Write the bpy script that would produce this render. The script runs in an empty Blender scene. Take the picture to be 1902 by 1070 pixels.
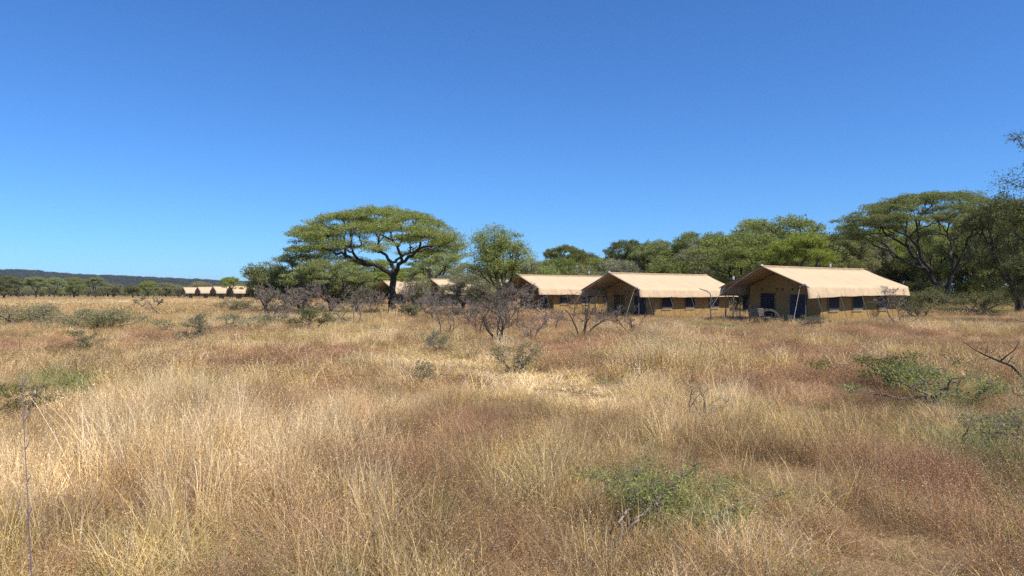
import bpy, math, random
import numpy as np
from mathutils import Vector

# ------------------------------------------------------------------ basics
scene = bpy.context.scene
COL = scene.collection
HAZE = .00005
F = 1370.0; CX = 951.0; HY = 544.0; CH = 2.0      # focal / centre / horizon row of the photograph, eye height
PI = math.pi

def sstep(a, b, x):
    t = np.clip((np.asarray(x, float) - a) / (b - a), 0, 1)
    return t * t * (3 - 2 * t)

_perm = np.random.RandomState(7).rand(256, 256)
def vnoise(x, y):
    x = np.asarray(x, float); y = np.asarray(y, float)
    xi = np.floor(x).astype(int); yi = np.floor(y).astype(int)
    fx = x - xi; fy = y - yi
    fx = fx * fx * (3 - 2 * fx); fy = fy * fy * (3 - 2 * fy)
    g = lambda a, b: _perm[a % 256, b % 256]
    return (g(xi, yi) * (1 - fx) + g(xi + 1, yi) * fx) * (1 - fy) + (g(xi, yi + 1) * (1 - fx) + g(xi + 1, yi + 1) * fx) * fy
def fbm(x, y, o=4):
    s = 0; a = .5; t = 0
    for k in range(o):
        s = s + a * vnoise(x * 2 ** k + 17.3 * k, y * 2 ** k + 5.1 * k); t += a; a *= .5
    return s / t

def ground_z(x, y):
    x = np.asarray(x, float); y = np.asarray(y, float)
    z = (fbm(x / 9 + 40, y / 9 + 40, 3) - .5) * .22 * sstep(150, 40, y)
    z = z + .35 * sstep(20, 45, x) * sstep(50, 85, y)
    return z
def gz(x, y): return float(ground_z(x, y))
def at(px, Y): return (px - CX) / F * Y

# ------------------------------------------------------------------ materials
def mat(name):
    m = bpy.data.materials.new(name); m.use_nodes = True
    nt = m.node_tree; nt.nodes.clear()
    return m, nt
def link(nt, a, b): nt.links.new(a, b)
def node(nt, t, **kw):
    n = nt.nodes.new(t)
    for k, v in kw.items(): setattr(n, k, v)
    return n
def ramp(nt, fac, stops):
    r = node(nt, 'ShaderNodeValToRGB')
    el = r.color_ramp.elements
    while len(el) < len(stops): el.new(.5)
    for e, (p, c) in zip(el, stops): e.position = p; e.color = (*c, 1)
    link(nt, fac, r.inputs['Fac']); return r.outputs['Color']
def noise(nt, scale, detail=4, coord='Object', rough=.6):
    tc = node(nt, 'ShaderNodeTexCoord'); n = node(nt, 'ShaderNodeTexNoise')
    n.inputs['Scale'].default_value = scale; n.inputs['Detail'].default_value = detail; n.inputs['Roughness'].default_value = rough
    link(nt, tc.outputs[coord], n.inputs['Vector']); return n.outputs['Fac']

def plain_mat(name, c, rough=.8, var=.25, scale=3.0, bump=0.0, metallic=0.0, bscale=40):
    m, nt = mat(name)
    b = node(nt, 'ShaderNodeBsdfPrincipled'); o = node(nt, 'ShaderNodeOutputMaterial')
    lo = tuple(v * (1 - var) for v in c); hi = tuple(min(1, v * (1 + var)) for v in c)
    link(nt, ramp(nt, noise(nt, scale), [(.3, lo), (.7, hi)]), b.inputs['Base Color'])
    b.inputs['Roughness'].default_value = rough; b.inputs['Metallic'].default_value = metallic
    if bump:
        bp = node(nt, 'ShaderNodeBump'); bp.inputs['Strength'].default_value = bump
        link(nt, noise(nt, bscale), bp.inputs['Height']); link(nt, bp.outputs['Normal'], b.inputs['Normal'])
    link(nt, b.outputs[0], o.inputs['Surface']); return m

def canvas_mat(name, c, dirt=.15, transl=.12, seam=2.03):
    m, nt = mat(name)
    o = node(nt, 'ShaderNodeOutputMaterial')
    d = node(nt, 'ShaderNodeBsdfDiffuse'); t = node(nt, 'ShaderNodeBsdfTranslucent'); mx = node(nt, 'ShaderNodeMixShader')
    col = ramp(nt, noise(nt, .9, 6, rough=.7), [(.3, tuple(v * (1 - dirt) for v in c)), (.55, c), (.8, tuple(min(1, v * 1.06) for v in c))])
    tc = node(nt, 'ShaderNodeTexCoord'); sp = node(nt, 'ShaderNodeSeparateXYZ'); link(nt, tc.outputs['Object'], sp.inputs[0])
    mp = node(nt, 'ShaderNodeMapping'); mp.inputs['Scale'].default_value = (5, .35, .35); link(nt, tc.outputs['Object'], mp.inputs['Vector'])
    st = node(nt, 'ShaderNodeTexNoise'); st.inputs['Scale'].default_value = 1.0; st.inputs['Detail'].default_value = 4; link(nt, mp.outputs[0], st.inputs['Vector'])
    streak = ramp(nt, st.outputs['Fac'], [(.35, (1 - dirt * .8,) * 3), (.6, (1, 1, 1))])
    m1 = node(nt, 'ShaderNodeMix', data_type='RGBA', blend_type='MULTIPLY'); m1.inputs[0].default_value = 1
    link(nt, col, m1.inputs[6]); link(nt, streak, m1.inputs[7])
    dv = node(nt, 'ShaderNodeMath', operation='DIVIDE'); dv.inputs[1].default_value = seam; link(nt, sp.outputs[0], dv.inputs[0])
    pp = node(nt, 'ShaderNodeMath', operation='PINGPONG'); pp.inputs[1].default_value = .5; link(nt, dv.outputs[0], pp.inputs[0])
    sm = ramp(nt, pp.outputs[0], [(.008, (.74, .74, .74)), (.016, (1, 1, 1))])
    m2 = node(nt, 'ShaderNodeMix', data_type='RGBA', blend_type='MULTIPLY'); m2.inputs[0].default_value = 1
    link(nt, m1.outputs[2], m2.inputs[6]); link(nt, sm, m2.inputs[7])
    link(nt, m2.outputs[2], d.inputs['Color']); link(nt, m2.outputs[2], t.inputs['Color'])
    bp = node(nt, 'ShaderNodeBump'); bp.inputs['Strength'].default_value = .4; bp.inputs['Distance'].default_value = .2
    link(nt, noise(nt, 1.6, 3), bp.inputs['Height']); link(nt, bp.outputs['Normal'], d.inputs['Normal'])
    if not transl: link(nt, d.outputs[0], o.inputs['Surface']); return m
    mx.inputs[0].default_value = transl
    link(nt, d.outputs[0], mx.inputs[1]); link(nt, t.outputs[0], mx.inputs[2]); link(nt, mx.outputs[0], o.inputs['Surface'])
    return m

def leaf_mat(name, stops, transl=.3, objvar=.25):
    """foliage: colour differs leaf by leaf (mesh island) and a little from tree to tree"""
    m, nt = mat(name)
    o = node(nt, 'ShaderNodeOutputMaterial'); g = node(nt, 'ShaderNodeNewGeometry')
    col = ramp(nt, g.outputs['Random Per Island'], stops)
    oi = node(nt, 'ShaderNodeObjectInfo')
    hs = node(nt, 'ShaderNodeHueSaturation')
    mr = node(nt, 'ShaderNodeMapRange'); mr.inputs['To Min'].default_value = 1 - objvar; mr.inputs['To Max'].default_value = 1 + objvar
    link(nt, oi.outputs['Random'], mr.inputs['Value']); link(nt, mr.outputs[0], hs.inputs['Value'])
    mr2 = node(nt, 'ShaderNodeMapRange'); mr2.inputs['To Min'].default_value = .8; mr2.inputs['To Max'].default_value = 1.15
    ad = node(nt, 'ShaderNodeMath', operation='MULTIPLY'); ad.inputs[1].default_value = 7.31
    fr = node(nt, 'ShaderNodeMath', operation='FRACT')
    link(nt, oi.outputs['Random'], ad.inputs[0]); link(nt, ad.outputs[0], fr.inputs[0]); link(nt, fr.outputs[0], mr2.inputs['Value'])
    link(nt, mr2.outputs[0], hs.inputs['Saturation']); link(nt, col, hs.inputs['Color'])
    d = node(nt, 'ShaderNodeBsdfDiffuse'); t = node(nt, 'ShaderNodeBsdfTranslucent'); mx = node(nt, 'ShaderNodeMixShader')
    link(nt, hs.outputs[0], d.inputs['Color']); link(nt, hs.outputs[0], t.inputs['Color']); mx.inputs[0].default_value = transl
    link(nt, d.outputs[0], mx.inputs[1]); link(nt, t.outputs[0], mx.inputs[2]); link(nt, mx.outputs[0], o.inputs['Surface'])
    return m

def grass_mat(name, transl=.3, var=.35, src='INSTANCER'):
    """blade colour = colour of its tuft (attribute on the instance) varied blade by blade"""
    m, nt = mat(name)
    o = node(nt, 'ShaderNodeOutputMaterial'); g = node(nt, 'ShaderNodeNewGeometry')
    at_ = node(nt, 'ShaderNodeAttribute', attribute_type=src, attribute_name='tint')
    hs = node(nt, 'ShaderNodeHueSaturation')
    mr = node(nt, 'ShaderNodeMapRange'); mr.inputs['To Min'].default_value = 1 - var; mr.inputs['To Max'].default_value = 1 + var
    link(nt, g.outputs['Random Per Island'], mr.inputs['Value']); link(nt, mr.outputs[0], hs.inputs['Value'])
    ad = node(nt, 'ShaderNodeMath', operation='MULTIPLY'); ad.inputs[1].default_value = 13.7
    fr = node(nt, 'ShaderNodeMath', operation='FRACT')
    link(nt, g.outputs['Random Per Island'], ad.inputs[0]); link(nt, ad.outputs[0], fr.inputs[0])
    mr2 = node(nt, 'ShaderNodeMapRange'); mr2.inputs['To Min'].default_value = .65; mr2.inputs['To Max'].default_value = 1.2
    link(nt, fr.outputs[0], mr2.inputs['Value']); link(nt, mr2.outputs[0], hs.inputs['Saturation'])
    link(nt, at_.outputs['Color'], hs.inputs['Color'])
    d = node(nt, 'ShaderNodeBsdfDiffuse'); t = node(nt, 'ShaderNodeBsdfTranslucent'); mx = node(nt, 'ShaderNodeMixShader')
    link(nt, hs.outputs[0], d.inputs['Color']); link(nt, hs.outputs[0], t.inputs['Color']); mx.inputs[0].default_value = transl
    link(nt, d.outputs[0], mx.inputs[1]); link(nt, t.outputs[0], mx.inputs[2]); link(nt, mx.outputs[0], o.inputs['Surface'])
    return m

M = {}
M['bark'] = plain_mat('dark_bark', (.060, .048, .038), .95, .4, 4, .8)
M['bark_grey'] = plain_mat('grey_bark', (.17, .14, .115), .95, .35, 5, .6)
M['twig'] = plain_mat('dry_twig', (.20, .155, .125), .95, .35, 6)
M['twig_dark'] = plain_mat('dark_twig', (.088, .066, .048), .95, .3, 6)
GREEN = [(0, (.145, .175, .042)), (.35, (.26, .31, .078)), (.7, (.36, .41, .11)), (1, (.48, .43, .19))]
M['leaf'] = leaf_mat('acacia_leaf', GREEN, .42, .16)
M['leaf_olive'] = leaf_mat('olive_leaf', [(0, (.16, .165, .075)), (.5, (.30, .295, .14)), (1, (.43, .38, .22))], .3, .2)
M['leaf_dark'] = leaf_mat('dark_leaf', [(0, (.08, .09, .027)), (.5, (.16, .17, .052)), (1, (.27, .26, .10))], .22, .2)
M['leaf_fresh'] = leaf_mat('fresh_leaf', [(0, (.15, .18, .035)), (.5, (.27, .31, .07)), (1, (.43, .44, .13))], .35, .1)
M['leaf_hill_hazed'] = leaf_mat('hazed_hill_leaf', [(0, (.045, .05, .04)), (.5, (.085, .09, .066)), (1, (.13, .13, .095))], .2, .2)  # distance haze on the ridge put into the greyed leaf colour
M['leaf_grey'] = leaf_mat('grey_green_leaf', [(0, (.15, .15, .07)), (.5, (.25, .245, .12)), (1, (.36, .33, .19))], .3, .15)
M['roof'] = canvas_mat('tan_roof_canvas', (.585, .435, .275), .09, .0)
M['wall'] = canvas_mat('ochre_wall_canvas', (.40, .255, .10), .2, .0, 1.5)
M['mesh'] = plain_mat('dark_window_mesh', (.012, .012, .016), .7, .3, 2)
M['net'] = plain_mat('bluish_net', (.045, .045, .065), .8, .4, 2)
M['white'] = plain_mat('white_fabric', (.55, .55, .56), .8, .15, 5)
M['pole'] = plain_mat('grey_pole', (.13, .12, .11), .6, .3, 5)
M['rope'] = plain_mat('pale_rope', (.36, .32, .26), .9, .3, 5)
M['plinth'] = plain_mat('dark_plinth', (.07, .04, .032), .9, .3, 3)
M['wood'] = plain_mat('dark_wood', (.05, .035, .028), .7, .3, 8)
M['wood_pale'] = plain_mat('pale_wood', (.17, .145, .115), .7, .3, 8)
M['black'] = plain_mat('black_iron', (.02, .02, .02), .5, .2, 5)
M['stalk'] = plain_mat('purple_stalk', (.17, .12, .13), .8, .3, 5)
M['grass'] = grass_mat('grass_blades', .18, .45)
M['grass_near'] = grass_mat('grass_blades_near', .16, .60, 'GEOMETRY')
M['herb_near'] = grass_mat('herb_stems_near', .14, .6, 'GEOMETRY')

# ground material
def ground_material():
    m, nt = mat('dry_soil_and_litter')
    b = node(nt, 'ShaderNodeBsdfPrincipled'); o = node(nt, 'ShaderNodeOutputMaterial')
    tc = node(nt, 'ShaderNodeTexCoord')
    def nz(s, d=6):
        n = node(nt, 'ShaderNodeTexNoise'); n.inputs['Scale'].default_value = s; n.inputs['Detail'].default_value = d
        n.inputs['Roughness'].default_value = .65
        link(nt, tc.outputs['Object'], n.inputs['Vector']); return n.outputs['Fac']
    big = ramp(nt, nz(.035), [(.3, (.19, .12, .065)), (.5, (.28, .195, .10)), (.7, (.34, .25, .125))])
    mid = ramp(nt, nz(.5), [(.3, (.16, .10, .055)), (.55, (.30, .21, .11)), (.75, (.38, .28, .145))])
    fine = ramp(nt, nz(14), [(.3, (.55, .5, .45)), (.7, (1.15, 1.12, 1.05))])
    mx = node(nt, 'ShaderNodeMix', data_type='RGBA'); mx.inputs[0].default_value = .5
    link(nt, big, mx.inputs[6]); link(nt, mid, mx.inputs[7])
    mu = node(nt, 'ShaderNodeMix', data_type='RGBA', blend_type='MULTIPLY'); mu.inputs[0].default_value = 1
    link(nt, mx.outputs[2], mu.inputs[6]); link(nt, fine, mu.inputs[7]); link(nt, mu.outputs[2], b.inputs['Base Color'])
    b.inputs['Roughness'].default_value = 1; b.inputs['Specular IOR Level'].default_value = .1
    bp = node(nt, 'ShaderNodeBump'); bp.inputs['Strength'].default_value = .5; bp.inputs['Distance'].default_value = .05
    link(nt, nz(9), bp.inputs['Height']); link(nt, bp.outputs['Normal'], b.inputs['Normal'])
    link(nt, b.outputs[0], o.inputs['Surface']); return m
M['ground'] = ground_material()
def hill_material():
    m, nt = mat('wooded_hillside')
    b = node(nt, 'ShaderNodeBsdfDiffuse'); o = node(nt, 'ShaderNodeOutputMaterial')
    link(nt, ramp(nt, noise(nt, .02, 8), [(.35, (.03, .038, .022)), (.55, (.06, .065, .035)), (.72, (.11, .10, .06))]), b.inputs['Color'])
    link(nt, b.outputs[0], o.inputs['Surface']); return m
M['hill'] = hill_material()

# ------------------------------------------------------------------ object helpers
def make_mesh(name, V, FA, materials=None, smooth=False):
    """V (n,3); FA list of (m,k) index arrays"""
    V = np.asarray(V, np.float32)
    me = bpy.data.meshes.new(name)
    FA = [np.asarray(f, np.int32) for f in FA if len(f)]
    nl = sum(f.size for f in FA); nf = sum(len(f) for f in FA)
    me.vertices.add(len(V)); me.vertices.foreach_set('co', V.ravel())
    me.loops.add(nl); me.loops.foreach_set('vertex_index', np.concatenate([f.ravel() for f in FA]))
    sizes = np.concatenate([np.full(len(f), f.shape[1], np.int32) for f in FA])
    starts = np.concatenate([[0], np.cumsum(sizes)[:-1]]).astype(np.int32)
    me.polygons.add(nf); me.polygons.foreach_set('loop_start', starts); me.polygons.foreach_set('loop_total', sizes)
    me.polygons.foreach_set('use_smooth', np.full(nf, bool(smooth)))
    me.update(calc_edges=True); me.validate()
    for m in (materials or []): me.materials.append(m)
    return me
class MB:
    def __init__(s): s.V = []; s.n = 0; s.F = {}
    def add(s, V, faces):
        V = np.asarray(V, float).reshape(-1, 3)
        for f in faces: s.F.setdefault(len(f), []).append(tuple(i + s.n for i in f))
        s.V.append(V); s.n += len(V)
    def adda(s, V, arr):
        arr = np.asarray(arr) + s.n
        s.F.setdefault(arr.shape[1], []).extend(map(tuple, arr)); s.V.append(np.asarray(V, float)); s.n += len(V)
    def box(s, c, d, rz=0):
        x, y, z = (v / 2 for v in d); P = []
        for k in (-z, z):
            for a, b in ((-x, -y), (x, -y), (x, y), (-x, y)):
                P.append((c[0] + a * math.cos(rz) - b * math.sin(rz), c[1] + a * math.sin(rz) + b * math.cos(rz), c[2] + k))
        s.add(P, [(0, 3, 2, 1), (4, 5, 6, 7), (0, 1, 5, 4), (1, 2, 6, 5), (2, 3, 7, 6), (3, 0, 4, 7)])
    def tube(s, pts, rad, sides=6, cap=True):
        pts = np.asarray(pts, float); n = len(pts)
        rad = np.broadcast_to(np.asarray(rad, float), (n,))
        T = np.gradient(pts, axis=0); T /= np.linalg.norm(T, axis=1)[:, None] + 1e-9
        ref = np.array([0, 0, 1.]) if abs(T[0][2]) < .9 else np.array([1., 0, 0])
        A = np.cross(T, ref); A /= np.linalg.norm(A, axis=1)[:, None] + 1e-9
        B = np.cross(T, A)
        th = np.arange(sides) * 2 * PI / sides
        V = pts[:, None] + rad[:, None, None] * (A[:, None] * np.cos(th)[None, :, None] + B[:, None] * np.sin(th)[None, :, None])
        f = []
        for i in range(n - 1):
            for k in range(sides):
                k2 = (k + 1) % sides
                f.append((i * sides + k, i * sides + k2, (i + 1) * sides + k2, (i + 1) * sides + k))
        if cap:
            f.append(tuple(range(sides))[::-1]); f.append(tuple((n - 1) * sides + k for k in range(sides)))
        s.add(V.reshape(-1, 3), f)
    def sheet(s, G, th=0.0):
        """G (a,b,3) grid of points -> sheet, with thickness downward along z when th"""
        G = np.asarray(G, float); a, b = G.shape[:2]
        idx = np.arange(a * b).reshape(a, b)
        q = np.stack([idx[:-1, :-1], idx[1:, :-1], idx[1:, 1:], idx[:-1, 1:]], -1).reshape(-1, 4)
        if not th: s.adda(G.reshape(-1, 3), q); return
        G2 = G.copy(); G2[..., 2] -= th
        V = np.concatenate([G.reshape(-1, 3), G2.reshape(-1, 3)]); o = a * b
        q2 = q[:, ::-1] + o
        rim = np.concatenate([idx[0, :], idx[1:, -1], idx[-1, -2::-1], idx[-2:0:-1, 0]])
        r2 = np.roll(rim, -1)
        q3 = np.stack([rim, r2, r2 + o, rim + o], -1)
        s.adda(V, np.concatenate([q, q2, q3]))
    def mesh(s, name, m, smooth=False):
        return make_mesh(name, np.concatenate(s.V), [np.array(f) for f in s.F.values()], [m], smooth)
    def build(s, name, m, parent=None, smooth=False):
        return place(name, s.mesh(name, m, smooth), parent)
def place(name, me, parent=None):
    o = bpy.data.objects.new(name, me); COL.objects.link(o)
    if parent is not None: o.parent = parent
    return o
def tag(o, label=None, cat=None, group=None, kind=None):
    for k, v in (('label', label), ('category', cat), ('group', group), ('kind', kind)):
        if v: o[k] = v
    return o
def thing(name, label, cat, loc=(0, 0, 0), rz=0, group=None):
    o = bpy.data.objects.new(name, None); COL.objects.link(o)
    o.empty_display_size = .2; o.location = loc; o.rotation_euler = (0, 0, rz)
    return tag(o, label, cat, group)
def copy_tree(o, parent=None):
    c = o.copy(); COL.objects.link(c); c.parent = parent
    for ch in list(o.children): copy_tree(ch, c)
    return c

# ------------------------------------------------------------------ trees
def unit(v): return v / (np.linalg.norm(v) + 1e-9)
def curve(rng, p, q, d0, n, jit):
    """crooked path from p to q that starts along d0"""
    L = np.linalg.norm(q - p); m = p + d0 * L * .45
    t = np.linspace(0, 1, n)[:, None]
    P = (1 - t) ** 2 * p + 2 * t * (1 - t) * m + t ** 2 * q
    P[1:-1] += rng.normal(0, jit * L, (n - 2, 3))
    return P
def kmeans(rng, T, k):
    C = T[rng.choice(len(T), k, replace=False)]
    for _ in range(6):
        D = ((T[:, None] - C[None]) ** 2 * np.array([1, 1, .6])).sum(-1); a = D.argmin(1)
        for j in range(k):
            if (a == j).any(): C[j] = T[a == j].mean(0)
    return [T[a == j] for j in range(k) if (a == j).any()]
def limbs(rng, mb, p, d, T, r1, depth=0, split3=True, jit=.05, expo=.46):
    n = len(T)
    if n == 1:
        q = T[0]; P = curve(rng, p, q, d, 5, jit * .8)
        mb.tube(P, np.linspace(r1, r1 * .35, 5), 4, False); return
    k = 3 if (depth == 0 and split3 and n > 8) else 2
    for G in kmeans(rng, T, min(k, n)):
        c = G.mean(0); m = len(G)
        if m == 1:
            limbs(rng, mb, p, d, G, r1, depth + 1); continue
        f = rng.uniform(.38, .52) if m > 3 else .6
        q = p + (c - p) * f
        q[2] -= .06 * np.linalg.norm(c - p) * (m > 4)
        dd = unit(.5 * d + unit(q - p))
        P = curve(rng, p, q, dd, 6, jit)
        ra = r1 * m ** expo
        mb.tube(P, np.linspace(ra * 1.12, ra * .94, 6), 7 if ra > .05 else 5, False)
        limbs(rng, mb, q, unit(P[-1] - P[-2]), G, r1, depth + 1, split3, jit, expo)

def leaves(rng, centers, radii, flat, n_each, size, up=.5, aspect=.3):
    """leaf sprays: slender quads scattered through flattened clumps"""
    Vs = []
    for c, R, fl, n in zip(centers, radii, flat, n_each):
        d = rng.normal(0, 1, (n, 3)); d /= np.linalg.norm(d, axis=1)[:, None]
        rr = rng.rand(n) ** .45
        stray = rng.rand(n) < .08; rr = np.where(stray, rr * 1.35, rr)
        P = c + d * rr[:, None] * np.array([R, R, R * fl])
        # lumpy edge: push away by clump-scale noise
        P[:, 2] += (vnoise(P[:, 0] * 1.3 + 9, P[:, 1] * 1.3) - .5) * R * fl * 1.2
        a = d * np.array([1, 1, .4]) + rng.normal(0, .7, (n, 3)) + np.array([0, 0, up * .35]); a /= np.linalg.norm(a, axis=1)[:, None]
        b = np.cross(a, rng.normal(0, .5, (n, 3)) + np.array([0, 0, up * 1.6])); b /= np.linalg.norm(b, axis=1)[:, None] + 1e-9
        L = size * rng.uniform(.6, 1.4, n)[:, None]; W = L * aspect * rng.uniform(.6, 1.3, n)[:, None]
        Vs.append(np.stack([P - a * L * .5, P + b * W * .5, P + a * L * .5, P - b * W * .5], 1))
    V = np.concatenate(Vs).reshape(-1, 3)
    return V, np.arange(len(V)).reshape(-1, 4)

def umbrella_targets(rng, n, Rx, Ry, ztop, drop, cx=0, cy=0, thick=.9, inner=.35):
    T = []
    while len(T) < n:
        r = rng.rand() ** .5; a = rng.rand() * 2 * PI
        w = 1 + .22 * (vnoise(2.2 + 1.6 * math.cos(a), 3.1 + 1.6 * math.sin(a)) - .5)
        x = cx + Rx * r * w * math.cos(a); y = cy + Ry * r * w * math.sin(a)
        z = ztop - drop * r ** 2.2 - (rng.rand() < inner) * thick * rng.uniform(.6, 1.6) - rng.rand() * .25 * thick
        p = np.array([x, y, z])
        if all(((p - t) ** 2 * np.array([1, 1, 2.5])).sum() > (.85 * Rx * Ry / n) for t in T) or rng.rand() < .03: T.append(p)
    return np.array(T)
def bushy_targets(rng, n, Rx, Ry, z0, z1, top=1.0):
    T = []
    for _ in range(n):
        d = unit(rng.normal(0, 1, 3)); r = rng.uniform(.35, 1)
        zc = (z0 + z1) / 2; T.append(np.array([d[0] * r * Rx, d[1] * r * Ry, zc + d[2] * r * (z1 - z0) / 2]))
    return np.array(T)

def tree_meshes(name, seed, T, trunk_h, r1, clumpR, flat, nleaf, size, bark, leafm, lean=(0, 0), stems=1, twigs=5, up=.3, aspect=.3, jit=.05, twig_r=.4):
    rng = np.random.RandomState(seed); mb = MB()
    groups = [T] if stems == 1 else kmeans(rng, T, stems)
    for G in groups:
        rt = r1 * len(G) ** .46
        off = rng.normal(0, .12 * (stems > 1), 3); off[2] = 0
        top = off * 2.2 + np.array([lean[0], lean[1], trunk_h * rng.uniform(.85, 1.1)])
        if stems > 1: top[:2] += .22 * (G.mean(0)[:2])
        P = curve(rng, off + np.array([0, 0, -.25]), top, np.array([0, 0, 1.]), 8, .02)
        rr = np.linspace(rt * 1.15, rt * .95, 8); rr[0] *= 1.5; rr[1] *= 1.2
        mb.tube(P, rr, 9, False)
        limbs(rng, mb, P[-1], unit(P[-1] - P[-2]), G, r1, jit=jit)
    for t in T:
        for _ in range(twigs):
            a = rng.rand() * 2 * PI; d = np.array([math.cos(a), math.sin(a), rng.uniform(-.3, .9) * max(flat, .3) * 1.5])
            q = t + unit(d) * clumpR * rng.uniform(.5, 1.05); s = t + rng.normal(0, .08, 3) * clumpR
            mb.tube(curve(rng, s, q, unit(d + np.array([0, 0, .3])), 4, .08), np.linspace(r1 * twig_r, r1 * .12, 4), 3, False)
    trunk = mb.mesh(name + '_trunk', bark, True)
    if nleaf <= 0: return trunk, None
    n = len(T); R = clumpR * rng.uniform(.65, 1.35, n)
    w = R ** 2; ne = np.maximum(8, (nleaf * w / w.sum())).astype(int)
    V, Fq = leaves(rng, T, R, flat * rng.uniform(.7, 1.4, n), ne, size, up, aspect)
    return trunk, make_mesh(name + '_crown', V, [Fq], [leafm])

def put_tree(name, meshes, label, cat, x, y, s=(1, 1, 1), rz=0, group=None, dz=0):
    r = thing(name, label, cat, (x, y, gz(x, y) + dz), rz, group); r.scale = s
    place('trunk', meshes[0], r)
    if meshes[1] is not None: place('crown', meshes[1], r)
    return r

# ---- hero umbrella acacia left of the tents (base at px 728, Y 66)
rng = np.random.RandomState(11)
Yh = 66.0; Xh = at(728, Yh)
T1 = umbrella_targets(rng, 215, 7.8, 6.6, 9.5, 2.5, cx=-1.1, thick=1.1, inner=.5)
low = np.array([[-5.2, -1.2, 5.0], [-6.3, .5, 5.5], [-4.0, -.5, 4.7], [-4.6, 1.6, 5.2], [-7.2, -.6, 6.1], [-3.2, .4, 4.9], [-7.9, .8, 6.8], [-8.4, -.6, 7.2]])
T1 = np.concatenate([T1, low])
hero = tree_meshes('umbrella_acacia', 5, T1, 3.3, .025, 1.0, .24, 125000, .16, M['bark'], M['leaf'], lean=(.15, 0), stems=1, twigs=6, jit=.045, aspect=.28)
put_tree('umbrella_acacia', hero, 'large lone umbrella acacia with a wide flat crown and black trunk left of centre', 'tree', Xh, Yh)

# ---- right umbrella acacia (base px 1748)
rng = np.random.RandomState(23)
Yr = 80.0; Xr = at(1752, Yr)
T2 = umbrella_targets(rng, 165, 9.4, 8, 12.2, 2.6, cx=-1.2, thick=1.1, inner=.35)
low = np.array([[-8.5, -2, 7.2], [-9.6, 0, 7.6], [-7.4, -1, 7.4], [-10.4, -1, 8.2], [-9, 2, 7.8], [6.5, -1, 9], [7.6, 1, 8.6]])
T2 = np.concatenate([T2, low])
hero2 = tree_meshes('umbrella_acacia', 8, T2, 3.8, .033, 1.15, .25, 125000, .19, M['bark'], M['leaf_fresh'], stems=2, twigs=6, jit=.045, aspect=.28)
put_tree('umbrella_acacia', hero2, 'broad umbrella acacia with forked trunk behind the right end of the nearest tent', 'tree', Xr, Yr)

# ---- prototypes shared by the rest
P = {}
def proto(key, seed, kind, **kw):
    rng = np.random.RandomState(seed)
    if kind == 'umb':
        T = umbrella_targets(rng, 60, 5.2, 5.0, 8.2, kw.get('drop', 2.2), thick=1.1, inner=.45)
        P[key] = tree_meshes(key, seed, T, kw.get('th', 2.4), .042, 1.0, .32, 24000, .24, M['bark'], kw.get('lm', M['leaf']), stems=kw.get('stems', 1), twigs=4)
    elif kind == 'layer':   # several stacked flat layers, fuller
        Ta = umbrella_targets(rng, 34, 5.0, 4.6, 8.3, 2.0, thick=1.0); Tb = umbrella_targets(rng, 22, 5.2, 4.8, 6.0, 1.6, thick=1.0)
        Tc = umbrella_targets(rng, 12, 3.8, 4.0, 4.1, .8, cx=-.8, thick=.8)
        P[key] = tree_meshes(key, seed, np.concatenate([Ta, Tb, Tc]), 1.8, .045, 1.15, .36, 28000, .25, M['bark'], kw.get('lm', M['leaf']), stems=2, twigs=3)
    elif kind == 'bushy':
        T = bushy_targets(rng, 62, 3.3, 3.1, 1.6, 6.6)
        P[key] = tree_meshes(key, seed, T, 1.2, .035, .95, .62, 17000, .24, M['bark_grey'], kw.get('lm', M['leaf_olive']), stems=3, twigs=4, up=.3)
    elif kind == 'shrub':
        T = bushy_targets(rng, 40, 1.6, 1.5, .25, 1.9)
        P[key] = tree_meshes(key, seed, T, .35, .018, .5, .7, kw.get('n', 6500), .13, M['twig'], kw.get('lm', M['leaf_olive']), stems=4, twigs=4, up=.3)
proto('umbrella_a', 31, 'umb'); proto('umbrella_b', 32, 'umb', drop=1.4, th=3.0, lm=M['leaf_dark']); proto('umbrella_c', 33, 'umb', stems=2)
proto('layered_a', 41, 'layer'); proto('layered_b', 42, 'layer', lm=M['leaf_olive']); proto('layered_c', 43, 'layer', lm=M['leaf_dark'])
proto('bushy_a', 51, 'bushy'); proto('bushy_b', 52, 'bushy', lm=M['leaf']); proto('bushy_c', 53, 'bushy', lm=M['leaf_dark'])
proto('shrub_a', 61, 'shrub'); proto('shrub_b', 62, 'shrub', lm=M['leaf_grey'], n=4500); proto('shrub_c', 63, 'shrub', lm=M['leaf_dark'])
PH = {'umbrella': (8.8, 11.6), 'layered': (8.9, 11.4), 'bushy': (7.2, 7.8), 'shrub': (2.2, 3.8)}   # native height, width
def from_px(key, name, label, cat, px, ytop, Y, wpx, group=None, rz=None, rs=np.random.RandomState(99)):
    """a tree whose crown centre is at column px, its top at row ytop, wpx wide, Y metres away"""
    x = at(px, Y); base = gz(x, Y)
    h = (HY - ytop) / F * Y + CH - base; w = wpx / F * Y
    H, W = PH[key.split('_')[0]]
    return put_tree(name, P[key], label, cat, x, Y, (w / W, w / W, h / H), rs.rand() * 6.28 if rz is None else rz, group)

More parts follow.
